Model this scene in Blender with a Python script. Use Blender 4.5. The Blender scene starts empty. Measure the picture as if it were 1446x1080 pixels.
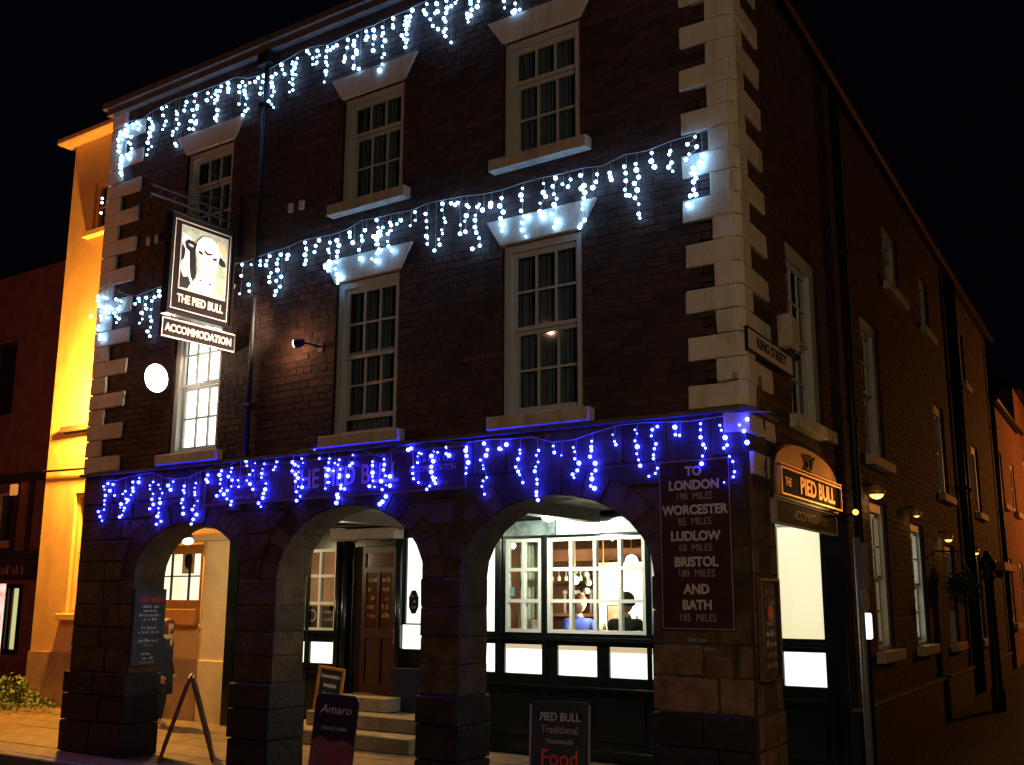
import bpy, bmesh, math, random
from mathutils import Vector, Matrix
random.seed(7)
SC = bpy.context.scene
COL = SC.collection
# ------------------------------------------------------------ camera
cam = bpy.data.cameras.new('camera'); camo = bpy.data.objects.new('camera', cam); COL.objects.link(camo)
cam.sensor_width = 36.0; cam.lens = 37.34; cam.clip_start = 0.05; cam.clip_end = 600
R_ = (0.82205, 0.110749, -0.558542); U_ = (0.569402, -0.166806, 0.804958)
right = Vector((0.8220496, 0.5694018, 0.0040199)); up = Vector((0.1107492, -0.1668062, 0.9797501)); fwd = Vector((-0.558542, 0.804958, 0.2001837))
camo.matrix_world = Matrix(((right.x, up.x, -fwd.x, 3.16226), (right.y, up.y, -fwd.y, -7.74792), (right.z, up.z, -fwd.z, 1.75), (0, 0, 0, 1)))
SC.camera = camo
# ------------------------------------------------------------ world: clear night sky
W = bpy.data.worlds.new('World'); SC.world = W; W.use_nodes = True
nt = W.node_tree; bg = nt.nodes['Background']
sky = nt.nodes.new('ShaderNodeTexSky'); sky.sky_type = 'NISHITA'; sky.sun_disc = False
sky.sun_elevation = math.radians(-5.0); sky.sun_rotation = math.radians(200)
mix = nt.nodes.new('ShaderNodeMix'); mix.data_type = 'RGBA'; mix.inputs[0].default_value = 0.9
nt.links.new(sky.outputs[0], mix.inputs[6]); mix.inputs[7].default_value = (0.008, 0.009, 0.022, 1)
nt.links.new(mix.outputs[2], bg.inputs['Color']); bg.inputs['Strength'].default_value = 0.09
SC.view_settings.view_transform = 'Standard'; SC.view_settings.look = 'None'
SC.view_settings.exposure = 0.0; SC.view_settings.gamma = 1.0; SC.view_settings.use_curve_mapping = False
SC.cycles.use_light_tree = True; SC.cycles.sample_clamp_indirect = 2.0; SC.cycles.sample_clamp_direct = 0
SC.cycles.max_bounces = 6; SC.cycles.diffuse_bounces = 3; SC.cycles.glossy_bounces = 3; SC.cycles.transparent_max_bounces = 10

def light(name, kind, loc, power, color, size=0.1, target=None, spot=None, parent=None, blend=0.5):
    l = bpy.data.lights.new(name, kind); l.energy = power; l.color = color
    if kind == 'AREA': l.size = size
    else: l.shadow_soft_size = size
    if kind == 'SPOT': l.spot_size = math.radians(spot or 60); l.spot_blend = blend
    o = bpy.data.objects.new(name, l); COL.objects.link(o); o.location = loc
    if target is not None:
        o.rotation_euler = (Vector(target) - Vector(loc)).to_track_quat('-Z', 'Y').to_euler()
    if parent: 
        o.parent = parent
        o.location = Vector(loc) - parent.location
    return o

SODIUM = (1.0, 0.42, 0.06)
# street lighting of Northgate Street and King Street (lamps stand outside the frame)
light('street_light_front', 'POINT', (4.6, -7.2, 2.9), 400, (1.0, 0.72, 0.42), 0.05)
light('street_light_left', 'POINT', (-9.0, -11.0, 7.5), 110, (1.0, 0.5, 0.28), 0.05)
light('street_light_side', 'POINT', (4.2, -2.2, 4.8), 34, (1.0, 0.52, 0.14), 0.05)
light('street_light_far', 'POINT', (2.6, 23.5, 4.6), 1100, (1.0, 0.31, 0.05), 0.1)
light('street_light_timber', 'POINT', (-16.5, -5.5, 6.0), 230, (1.0, 0.30, 0.42), 0.2)

# ------------------------------------------------------------ materials
MATS = {}
def mat(name, color=(0.5, 0.5, 0.5), rough=0.7, metal=0.0, emit=None, estr=0.0, noise=0.0, nscale=8.0, bump=0.0, bscale=40.0, spec=0.3, island=0.0, color2=None, stretch=None, coord='Object'):
    if name in MATS: return MATS[name]
    m = bpy.data.materials.new(name); m.use_nodes = True; MATS[name] = m
    n = m.node_tree; b = n.nodes['Principled BSDF']
    b.inputs['Base Color'].default_value = (*color, 1); b.inputs['Roughness'].default_value = rough
    b.inputs['Metallic'].default_value = metal; b.inputs['Specular IOR Level'].default_value = spec
    if emit:
        b.inputs['Emission Color'].default_value = (*emit, 1); b.inputs['Emission Strength'].default_value = estr
    tc = n.nodes.new('ShaderNodeTexCoord'); vec = tc.outputs[coord]
    if stretch:
        mp = n.nodes.new('ShaderNodeMapping'); mp.inputs['Scale'].default_value = stretch
        n.links.new(vec, mp.inputs[0]); vec = mp.outputs[0]
    src = None
    if noise > 0 or color2:
        t = n.nodes.new('ShaderNodeTexNoise'); t.inputs['Scale'].default_value = nscale; t.inputs['Detail'].default_value = 5; t.inputs['Roughness'].default_value = 0.65
        n.links.new(vec, t.inputs['Vector'])
        r = n.nodes.new('ShaderNodeValToRGB'); r.color_ramp.elements[0].position = 0.32; r.color_ramp.elements[1].position = 0.68
        c2 = color2 or tuple(min(1, c * (1 + noise)) for c in color)
        c1 = color if color2 else tuple(c * (1 - noise) for c in color)
        r.color_ramp.elements[0].color = (*c1, 1); r.color_ramp.elements[1].color = (*c2, 1)
        n.links.new(t.outputs['Fac'], r.inputs[0]); src = r.outputs[0]
    if island > 0:
        g = n.nodes.new('ShaderNodeNewGeometry'); oi = n.nodes.new('ShaderNodeObjectInfo')
        ad = n.nodes.new('ShaderNodeMath'); ad.operation = 'ADD'
        n.links.new(g.outputs['Random Per Island'], ad.inputs[0]); n.links.new(oi.outputs['Random'], ad.inputs[1])
        fr = n.nodes.new('ShaderNodeMath'); fr.operation = 'FRACT'; n.links.new(ad.outputs[0], fr.inputs[0])
        wn = n.nodes.new('ShaderNodeTexWhiteNoise'); wn.noise_dimensions = '1D'; n.links.new(fr.outputs[0], wn.inputs['W'])
        mr = n.nodes.new('ShaderNodeMapRange'); mr.inputs[3].default_value = 1 - island; mr.inputs[4].default_value = 1 + island
        n.links.new(fr.outputs[0], mr.inputs[0])
        mx = n.nodes.new('ShaderNodeMix'); mx.data_type = 'RGBA'; mx.blend_type = 'MULTIPLY'; mx.inputs[0].default_value = 1
        if src: n.links.new(src, mx.inputs[6])
        else: mx.inputs[6].default_value = (*color, 1)
        n.links.new(mr.outputs[0], mx.inputs[7])
        hs = n.nodes.new('ShaderNodeHueSaturation'); h = n.nodes.new('ShaderNodeMapRange'); h.inputs[3].default_value = 0.485; h.inputs[4].default_value = 0.515
        n.links.new(wn.outputs[0], h.inputs[0]); n.links.new(h.outputs[0], hs.inputs['Hue']); n.links.new(mx.outputs[2], hs.inputs['Color'])
        src = hs.outputs[0]
    if src: n.links.new(src, b.inputs['Base Color'])
    if bump > 0:
        t = n.nodes.new('ShaderNodeTexNoise'); t.inputs['Scale'].default_value = bscale; t.inputs['Detail'].default_value = 6
        n.links.new(vec, t.inputs['Vector'])
        bp = n.nodes.new('ShaderNodeBump'); bp.inputs['Strength'].default_value = bump; bp.inputs['Distance'].default_value = 0.02
        n.links.new(t.outputs['Fac'], bp.inputs['Height']); n.links.new(bp.outputs[0], b.inputs['Normal'])
    return m

def glass(name, tint=(0.9, 0.95, 0.95), rough=0.03):
    m = bpy.data.materials.new(name); m.use_nodes = True; MATS[name] = m
    n = m.node_tree; n.nodes.clear()
    o = n.nodes.new('ShaderNodeOutputMaterial'); mx = n.nodes.new('ShaderNodeMixShader'); tr = n.nodes.new('ShaderNodeBsdfTransparent'); gl = n.nodes.new('ShaderNodeBsdfGlossy')
    tr.inputs[0].default_value = (*tint, 1); gl.inputs['Roughness'].default_value = rough
    fr = n.nodes.new('ShaderNodeFresnel'); fr.inputs[0].default_value = 1.5
    gg = n.nodes.new('ShaderNodeNewGeometry'); sb = n.nodes.new('ShaderNodeMath'); sb.operation = 'SUBTRACT'; sb.inputs[0].default_value = 1.0; n.links.new(gg.outputs['Backfacing'], sb.inputs[1])
    ml = n.nodes.new('ShaderNodeMath'); ml.operation = 'MULTIPLY'; n.links.new(fr.outputs[0], ml.inputs[0]); n.links.new(sb.outputs[0], ml.inputs[1])
    n.links.new(ml.outputs[0], mx.inputs[0]); n.links.new(tr.outputs[0], mx.inputs[1]); n.links.new(gl.outputs[0], mx.inputs[2]); n.links.new(mx.outputs[0], o.inputs[0])
    return m
def emis(name, color, s, color2=None, nscale=3.0, dirt=0.0):
    m = bpy.data.materials.new(name); m.use_nodes = True; MATS[name] = m
    n = m.node_tree; b = n.nodes['Principled BSDF']; b.inputs['Base Color'].default_value = (0.6, 0.6, 0.6, 1); b.inputs['Roughness'].default_value = 0.3
    b.inputs['Emission Color'].default_value = (*color, 1); b.inputs['Emission Strength'].default_value = s
    if color2:
        tc = n.nodes.new('ShaderNodeTexCoord'); t = n.nodes.new('ShaderNodeTexNoise'); t.inputs['Scale'].default_value = nscale
        n.links.new(tc.outputs['Object'], t.inputs['Vector'])
        r = n.nodes.new('ShaderNodeValToRGB'); r.color_ramp.elements[0].position = .35; r.color_ramp.elements[1].position = .65
        r.color_ramp.elements[0].color = (*color, 1); r.color_ramp.elements[1].color = (*color2, 1)
        n.links.new(t.outputs['Fac'], r.inputs[0]); n.links.new(r.outputs[0], b.inputs['Emission Color'])
    return m

M_brick = mat('brick_clay', (0.045, 0.023, 0.021), 0.85, noise=0.3, nscale=14, bump=0.5, bscale=60, island=0.38)
M_mortar = mat('mortar', (0.04, 0.03, 0.026), 0.95, noise=0.3, nscale=5)
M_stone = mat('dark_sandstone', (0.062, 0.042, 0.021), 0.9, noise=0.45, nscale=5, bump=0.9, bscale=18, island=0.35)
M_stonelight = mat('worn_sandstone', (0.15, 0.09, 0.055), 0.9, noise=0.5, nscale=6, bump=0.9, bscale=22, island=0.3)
M_base = mat('dark_shaded_base_stone', (0.016, 0.012, 0.01), 0.8, noise=0.4, nscale=7, bump=1.0, bscale=16, island=0.3)  # dark stone; shadow at the foot of the front piers put into its colour
M_paint = mat('cream_masonry_paint', (0.60, 0.55, 0.48), 0.7, color2=(0.50, 0.44, 0.36), nscale=2.2, bump=0.25, bscale=25)
def grime(m, amt=0.5, scale=1.6, dark=(0.30, 0.24, 0.17)):
    n = m.node_tree; b = n.nodes['Principled BSDF']; l = b.inputs['Base Color'].links[0]; src = l.from_socket
    tc = n.nodes.new('ShaderNodeTexCoord'); mp = n.nodes.new('ShaderNodeMapping'); mp.inputs['Scale'].default_value = (3.5, 3.5, 0.9)
    t = n.nodes.new('ShaderNodeTexNoise'); t.inputs['Scale'].default_value = scale; t.inputs['Detail'].default_value = 8; t.inputs['Roughness'].default_value = 0.75
    n.links.new(tc.outputs['Object'], mp.inputs[0]); n.links.new(mp.outputs[0], t.inputs['Vector'])
    r = n.nodes.new('ShaderNodeValToRGB'); r.color_ramp.elements[0].position = 0.5; r.color_ramp.elements[1].position = 0.68
    n.links.new(t.outputs['Fac'], r.inputs[0]); mu = n.nodes.new('ShaderNodeMath'); mu.operation = 'MULTIPLY'; mu.inputs[1].default_value = amt; n.links.new(r.outputs[0], mu.inputs[0])
    mx = n.nodes.new('ShaderNodeMix'); mx.data_type = 'RGBA'; n.links.new(mu.outputs[0], mx.inputs[0]); n.links.new(src, mx.inputs[6]); mx.inputs[7].default_value = (*dark, 1)
    n.links.new(mx.outputs[2], b.inputs['Base Color'])
grime(M_paint, 0.75, 1.7)
M_sill = mat('sill_paint', (0.5, 0.43, 0.36), 0.7, color2=(0.38, 0.32, 0.25), nscale=5, bump=0.3, bscale=30)
grime(M_sill, 0.6, 2.4, (0.16, 0.12, 0.09))
M_frame = mat('white_window_paint', (0.42, 0.43, 0.42), 0.5, noise=0.08, nscale=9)
M_green = mat('dark_green_gloss', (0.0035, 0.007, 0.0065), 0.24, noise=0.2, nscale=4, spec=0.45, bump=0.05, bscale=30)
M_black = mat('black_gloss', (0.008, 0.008, 0.009), 0.3, spec=0.5)
M_iron = mat('black_iron', (0.008, 0.008, 0.009), 0.5, spec=0.25, bump=0.1, bscale=40)
M_glass = glass('window_glass')
M_dark = mat('dark_room', (0.012, 0.012, 0.016), 0.9)
M_net = mat('net_curtain', (0.10, 0.115, 0.155), 0.9, noise=0.2, nscale=10)
M_blind = emis('lit_blind', (1.0, 0.97, 0.82), 3.2, (1.0, 0.93, 0.74), 1.3)
M_frost = emis('lit_frosted_panel', (1.0, 1.0, 0.94), 1.35, (1.0, 0.97, 0.80), 2.0)
M_cream_frost = emis('lit_cream_blind', (0.93, 0.80, 0.42), 0.86, (0.98, 0.9, 0.55), 1.1)
M_whitebar = mat('fresh_white_bars', (0.8, 0.8, 0.76), 0.4, emit=None)
M_wood = mat('varnished_wood', (0.055, 0.018, 0.009), 0.4, noise=0.4, nscale=5, stretch=(8, 8, 1))
M_slab = mat('paving_slab', (0.14, 0.095, 0.06), 0.75, noise=0.3, nscale=4, bump=0.35, bscale=25, island=0.2)
M_pave = mat('pavement_bed', (0.06, 0.05, 0.04), 0.9, noise=0.3, nscale=6)
M_step = mat('worn_step_stone', (0.19, 0.165, 0.115), 0.8, noise=0.25, nscale=7, bump=0.5, bscale=30, island=0.1)
M_road = mat('asphalt', (0.05, 0.047, 0.043), 0.7, noise=0.35, nscale=9, bump=0.6, bscale=90)
M_kerb = mat('kerb_granite', (0.11, 0.1, 0.09), 0.8, noise=0.3, nscale=20, bump=0.3, bscale=50, island=0.15)
M_yellow = mat('yellow_render', (0.60, 0.37, 0.15), 0.9, noise=0.1, nscale=2.5, bump=0.3, bscale=45)
grime(M_yellow, 0.55, 0.7, (0.36, 0.21, 0.08))
M_yplinth = mat('render_plinth', (0.34, 0.22, 0.12), 0.9, noise=0.2, nscale=4, bump=0.3, bscale=35)
M_slate = mat('roof_slate', (0.035, 0.037, 0.045), 0.7, noise=0.3, nscale=6, island=0.3)
M_board = mat('sign_board_dark', (0.014, 0.009, 0.011), 0.75, spec=0.1, noise=0.15, nscale=6)
M_maroon = mat('maroon_board', (0.035, 0.013, 0.013), 0.6, noise=0.25, nscale=5, bump=0.1)
M_letter = mat('cream_lettering', (0.5, 0.45, 0.42), 0.6, noise=0.15, nscale=30)
M_letter2 = mat('faded_lettering', (0.3, 0.24, 0.24), 0.7, noise=0.25, nscale=40)
M_white = mat('sign_white', (0.85, 0.83, 0.8), 0.5)
M_gold = mat('gold_leaf', (0.75, 0.42, 0.1), 0.35, metal=0.3)
M_chalk = mat('slate_chalkboard', (0.03, 0.032, 0.035), 0.7, noise=0.3, nscale=6)
M_chalkw = mat('chalk_white', (0.7, 0.7, 0.68), 0.9)
M_chalkr = mat('chalk_red', (0.7, 0.06, 0.04), 0.9)
M_pine = mat('orange_pine', (0.45, 0.2, 0.045), 0.5, noise=0.15, nscale=8)
M_wire = mat('light_cable', (0.35, 0.38, 0.4), 0.6)
M_bulbw = emis('cool_white_led', (0.24, 0.55, 1.0), 20.0)
M_bulbb = emis('blue_led', (0.013, 0.020, 1.0), 135.0)
M_bulbbw = emis('pale_blue_led', (0.013, 0.020, 1.0), 135.0)
M_lamp = emis('lamp_lens', (1.0, 0.86, 0.66), 14.0)
M_lampy = emis('yellow_lamp_lens', (1.0, 0.55, 0.1), 2.6)
M_globe = emis('globe_glass', (1.0, 0.9, 0.7), 5.0)
M_screen = emis('lit_sign_panel', (0.85, 1.0, 0.88), 1.7)

# ------------------------------------------------------------ helpers
def tag(o, label=None, cat=None, group=None, kind=None):
    if label: o['label'] = label
    if cat: o['category'] = cat
    if group: o['group'] = group
    if kind: o['kind'] = kind
    return o
ORD = ('first second third fourth fifth sixth seventh eighth ninth tenth eleventh twelfth thirteenth fourteenth fifteenth sixteenth').split()
def thing(name, label, cat, loc=(0, 0, 0), rz=0.0, group=None):
    o = bpy.data.objects.new(name, None); COL.objects.link(o); o.location = loc; o.rotation_euler = (0, 0, rz); o.empty_display_size = 0.1
    return tag(o, label, cat, group)
def nb(): return bmesh.new()
def box(bm, x0, y0, z0, x1, y1, z1, jit=0.0):
    vs = [bm.verts.new((x, y, z)) for z in (z0, z1) for y in (y0, y1) for x in (x0, x1)]
    for f in ((0, 2, 3, 1), (4, 5, 7, 6), (0, 1, 5, 4), (1, 3, 7, 5), (3, 2, 6, 7), (2, 0, 4, 6)):
        bm.faces.new([vs[i] for i in f])
    return vs
def prism(bm, pts, y0, y1):
    """pts: (x,z) outline, extruded along y"""
    a = [bm.verts.new((x, y0, z)) for x, z in pts]; b = [bm.verts.new((x, y1, z)) for x, z in pts]
    n = len(pts); fs = [bm.faces.new(a), bm.faces.new(b[::-1])]
    for i in range(n): fs.append(bm.faces.new((a[i], b[i], b[(i + 1) % n], a[(i + 1) % n])))
    bmesh.ops.recalc_face_normals(bm, faces=fs)
    return fs
def prism_xy(bm, pts, z0, z1):
    a = [bm.verts.new((x, y, z0)) for x, y in pts]; b = [bm.verts.new((x, y, z1)) for x, y in pts]
    n = len(pts); fs = [bm.faces.new(a), bm.faces.new(b[::-1])]
    for i in range(n): fs.append(bm.faces.new((a[i], b[i], b[(i + 1) % n], a[(i + 1) % n])))
    bmesh.ops.recalc_face_normals(bm, faces=fs)
def tube(bm, p, q, r, n=8, r2=None, caps=True):
    p = Vector(p); q = Vector(q); d = (q - p); r2 = r if r2 is None else r2
    if d.length < 1e-6: return
    d.normalize(); a = d.orthogonal().normalized(); b = d.cross(a)
    A = [bm.verts.new(p + (a * math.cos(t) + b * math.sin(t)) * r) for t in [2 * math.pi * i / n for i in range(n)]]
    B = [bm.verts.new(q + (a * math.cos(t) + b * math.sin(t)) * r2) for t in [2 * math.pi * i / n for i in range(n)]]
    for i in range(n): bm.faces.new((A[i], A[(i + 1) % n], B[(i + 1) % n], B[i]))
    if caps: bm.faces.new(A[::-1]); bm.faces.new(B)
def lathe(bm, prof, c=(0, 0, 0), n=16):
    rings = []
    for r, z in prof:
        rings.append([bm.verts.new((c[0] + r * math.cos(2 * math.pi * i / n), c[1] + r * math.sin(2 * math.pi * i / n), c[2] + z)) for i in range(n)])
    for a, b in zip(rings, rings[1:]):
        for i in range(n): bm.faces.new((a[i], a[(i + 1) % n], b[(i + 1) % n], b[i]))
    bm.faces.new(rings[0][::-1]); bm.faces.new(rings[-1])
def ball(bm, c, r, seg=10, sc=(1, 1, 1)):
    m = Matrix.Translation(c) @ Matrix.Diagonal((*sc, 1))
    bmesh.ops.create_uvsphere(bm, u_segments=seg, v_segments=max(5, seg // 2 + 1), radius=r, matrix=m)
def mesh(bm, m, bevel=0.0, smooth=False):
    if bevel > 0:
        bmesh.ops.bevel(bm, geom=list(bm.edges), offset=bevel, segments=1, affect='EDGES', profile=0.5)
    me = bpy.data.meshes.new('mesh'); bm.normal_update(); bm.to_mesh(me); bm.free()
    for mm in (m if isinstance(m, (list, tuple)) else [m]): me.materials.append(mm)
    if smooth:
        for p in me.polygons: p.use_smooth = True
    return me
def link(name, me, parent=None, loc=(0, 0, 0), rz=0.0, rot=None):
    o = bpy.data.objects.new(name, me); COL.objects.link(o); o.parent = parent; o.location = loc
    o.rotation_euler = rot if rot else (0, 0, rz)
    return o
def obj(name, bm, m, parent=None, loc=(0, 0, 0), rz=0.0, bevel=0.0, smooth=False, rot=None):
    return link(name, mesh(bm, m, bevel, smooth), parent, loc, rz, rot)
def bx(name, m, parent, x0, y0, z0, x1, y1, z1, bevel=0.0, rz=0.0, loc=(0, 0, 0)):
    bm = nb(); box(bm, x0, y0, z0, x1, y1, z1); return obj(name, bm, m, parent, loc, rz, bevel)
def text(name, s, m, parent, loc, size, rot=(math.pi / 2, 0, 0), ext=0.004, align='CENTER', bold=0.0, sx=1.0, shear=0.0):
    c = bpy.data.curves.new('txt', 'FONT'); c.body = s; c.size = size; c.extrude = ext; c.align_x = align; c.align_y = 'CENTER'; c.offset = bold; c.shear = shear; c.resolution_u = 3
    t = bpy.data.objects.new('tmp', c); COL.objects.link(t)
    dg = bpy.context.evaluated_depsgraph_get(); me = bpy.data.meshes.new_from_object(t.evaluated_get(dg))
    bpy.data.objects.remove(t); me.materials.clear(); me.materials.append(m)
    o = bpy.data.objects.new(name, me); COL.objects.link(o); o.parent = parent; o.location = loc; o.rotation_euler = rot; o.scale = (sx, 1, 1)
    if size < 0.15: o['kind'] = 'stuff'
    return o
def wallgrid(bm, x0, x1, z0, z1, holes, y0, y1):
    """wall slab with rectangular holes (x0,x1,z0,z1), clean shell"""
    xs = sorted({x0, x1, *[h[0] for h in holes], *[h[1] for h in holes]}); xs = [x for x in xs if x0 <= x <= x1]
    zs = sorted({z0, z1, *[h[2] for h in holes], *[h[3] for h in holes]}); zs = [z for z in zs if z0 <= z <= z1]
    def solid(i, j):
        if i < 0 or j < 0 or i >= len(xs) - 1 or j >= len(zs) - 1: return False
        cx = (xs[i] + xs[i + 1]) / 2; cz = (zs[j] + zs[j + 1]) / 2
        return not any(h[0] < cx < h[1] and h[2] < cz < h[3] for h in holes)
    V = {}
    def v(x, y, z):
        k = (round(x, 4), round(y, 4), round(z, 4))
        if k not in V: V[k] = bm.verts.new(k)
        return V[k]
    for i in range(len(xs) - 1):
        for j in range(len(zs) - 1):
            if not solid(i, j): continue
            a, b, c, d = xs[i], xs[i + 1], zs[j], zs[j + 1]
            bm.faces.new((v(a, y0, c), v(b, y0, c), v(b, y0, d), v(a, y0, d)))
            bm.faces.new((v(a, y1, c), v(a, y1, d), v(b, y1, d), v(b, y1, c)))
            if not solid(i - 1, j): bm.faces.new((v(a, y0, c), v(a, y0, d), v(a, y1, d), v(a, y1, c)))
            if not solid(i + 1, j): bm.faces.new((v(b, y0, c), v(b, y1, c), v(b, y1, d), v(b, y0, d)))
            if not solid(i, j - 1): bm.faces.new((v(a, y0, c), v(a, y1, c), v(b, y1, c), v(b, y0, c)))
            if not solid(i, j + 1): bm.faces.new((v(a, y0, d), v(b, y0, d), v(b, y1, d), v(a, y1, d)))

A_ = -0.076373                      # the King Street wall leaves the corner at a little less than a right angle
SD = Vector((math.sin(A_), math.cos(A_), 0)); SN = Vector((math.cos(A_), -math.sin(A_), 0))
RS = math.pi / 2 - A_               # frame of the side wall: local x runs along the wall, local y into the building
def sp(s, off=0.0, z=0.0): return SD * s + SN * off + Vector((0, 0, z))
# ============================================================ SETTING
def gz(s): return 0.0 if s < 2 else 0.022 * (s - 2)      # King Street climbs gently
bm = nb(); 
vs = [(-90, -60, -0.16), (90, -60, -0.16), (90, 90, -0.16), (-90, 90, -0.16)]
bm.faces.new([bm.verts.new(v) for v in vs]); g = obj('ground', bm, M_road); tag(g, 'dark ground stretching away beyond the streets', kind='structure')
bm = nb()
pts = [(-30, -12), (14, -12), (14, -0.55), (-30, -0.2)]
bm.faces.new([bm.verts.new((x, y, -0.12)) for x, y in [(-40, -22), (30, -22), (30, -0.6), (-40, 0.05)]])
r = obj('road', bm, M_road); tag(r, 'asphalt road in front of the pub', kind='structure')
# King Street carriageway and footway as one gently rising strip
bm = nb(); prev = None
for i in range(0, 41):
    s = i * 1.0; z = gz(s) - 0.006
    a = sp(s, 0.0, z); b = sp(s, 12, z - 0.0)
    row = [bm.verts.new(a + Vector((-0.3, 0, 0))), bm.verts.new(b)]
    if prev: bm.faces.new((prev[0], prev[1], row[1], row[0]))
    prev = row
M_cobble = mat('wet_cobbles', (0.035, 0.033, 0.026), 0.6, noise=0.5, nscale=12, bump=1.0, bscale=14)
r = obj('side_street', bm, M_cobble); tag(r, 'dark side street climbing beside the pub', kind='structure')
bm = nb(); box(bm, -40, -0.42, -0.3, -13.0, 4, -0.012); box(bm, -13.0, -0.42, -0.3, 0.9, 8, -0.012); box(bm, 0.9, -0.42, -0.3, 16, 0.3, -0.012)
p = obj('pavement', bm, M_pave); tag(p, 'flagged pavement running under the arcade', kind='structure')
def slabmesh(w, d): 
    b_ = nb(); box(b_, 0, 0, -0.05, w - 0.012, d - 0.012, 0.0); return mesh(b_, M_slab, 0.004)
ms = {}
cnt = 0; rest = nb()
y = -0.40
rows = [0.46, 0.52, 0.6, 0.5, 0.56, 0.62, 0.5]
for ri, d in enumerate(rows):
    if y + d > 3.3: break
    x = -16.5 - 0.2 * ri + (0.31 if ri % 2 else 0)
    while x < 0.6:
        w = random.choice((0.6, 0.75, 0.9))
        x2 = min(x + w, 0.8)
        if cnt < 190 and x > -15.5:
            key = (round(x2 - x, 3), d)
            if key not in ms: ms[key] = slabmesh(x2 - x, d)
            link('paving_slab', ms[key], p, (x, y, random.uniform(-0.004, 0.003))); cnt += 1
        else: box(rest, x, y, -0.05, x2 - 0.012, y + d - 0.012, -0.002)
        x = x2
    y += d
tag(obj('outer_paving_slabs', rest, M_slab, p), kind='stuff')
kb = None
x = -30.0; k = 0
while x < 2.0:
    if kb is None:
        b_ = nb(); box(b_, 0, -0.15, -0.14, 0.9, 0, 0.004); kb = mesh(b_, M_kerb, 0.012)
    link('kerb_stone', kb, p, (x, -0.423, 0)); x += 0.91

# ============================================================ THE PUB
PUB = thing('pub_building', 'three storey brick corner pub with cream quoins, sash windows and an open stone arcade', 'pub', (0, 0, 0))
XL = -8.6
# lower arcade wall
ARCH = [(-6.60, 0.90, 2.0, 2.58, 1.95), (-4.175, 0.975, 1.95, 2.66, 0), (-1.80, 0.98, 1.95, 2.64, 0)]   # cx, half, spring, top
def arch_pts(cx, hw, zs, zt, n=14, grow=0.0):
    return [(cx - (hw + grow) * math.cos(math.pi * i / n), zs + (zt - zs + grow) * math.sin(math.pi * i / n)) for i in range(n + 1)]
pts = [(XL, 3.2), (XL, -0.1)]
for cx, hw, zs, zt, _ in ARCH:
    pts.append((cx - hw, -0.1)); pts += arch_pts(cx, hw, zs, zt); pts.append((cx + hw, -0.1))
pts += [(0.0, -0.1), (0.0, 3.2)]
bm = nb(); prism(bm, pts, 0.0, 0.42); bmesh.ops.triangulate(bm, faces=list(bm.faces))
obj('arcade_wall', bm, M_stone, PUB)
# voussoirs
for cx, hw, zs, zt, _ in ARCH:
    n = 15; ia = arch_pts(cx, hw, zs, zt, n); oa = arch_pts(cx, hw, zs, zt, n, 0.24)
    for i in range(n):
        mx_, mz_ = (ia[i][0] + oa[i + 1][0]) / 2, (ia[i][1] + oa[i + 1][1]) / 2
        bm = nb(); q = [ia[i], ia[i + 1], oa[i + 1], oa[i]]
        cxm = sum(a for a, b in q) / 4; czm = sum(b for a, b in q) / 4
        q = [(cxm + (a - cxm) * 0.965, czm + (b - czm) * 0.965) for a, b in q]
        pr = random.uniform(0.008, 0.02)
        q[0] = (q[0][0], q[0][1]); prism(bm, q, -pr, 0.40)
        # step the block slightly into the opening so that the joints read on the soffit
        obj('voussoir', bm, M_stone, PUB, bevel=0.006)
def worn_(bm):
    bmesh.ops.bevel(bm, geom=list(bm.edges), offset=0.016, segments=2, affect='EDGES', profile=0.6)
    for v in bm.verts: v.co += Vector((random.uniform(-1, 1), random.uniform(-1, 1), random.uniform(-1, 1))) * 0.0045
    return True
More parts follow.
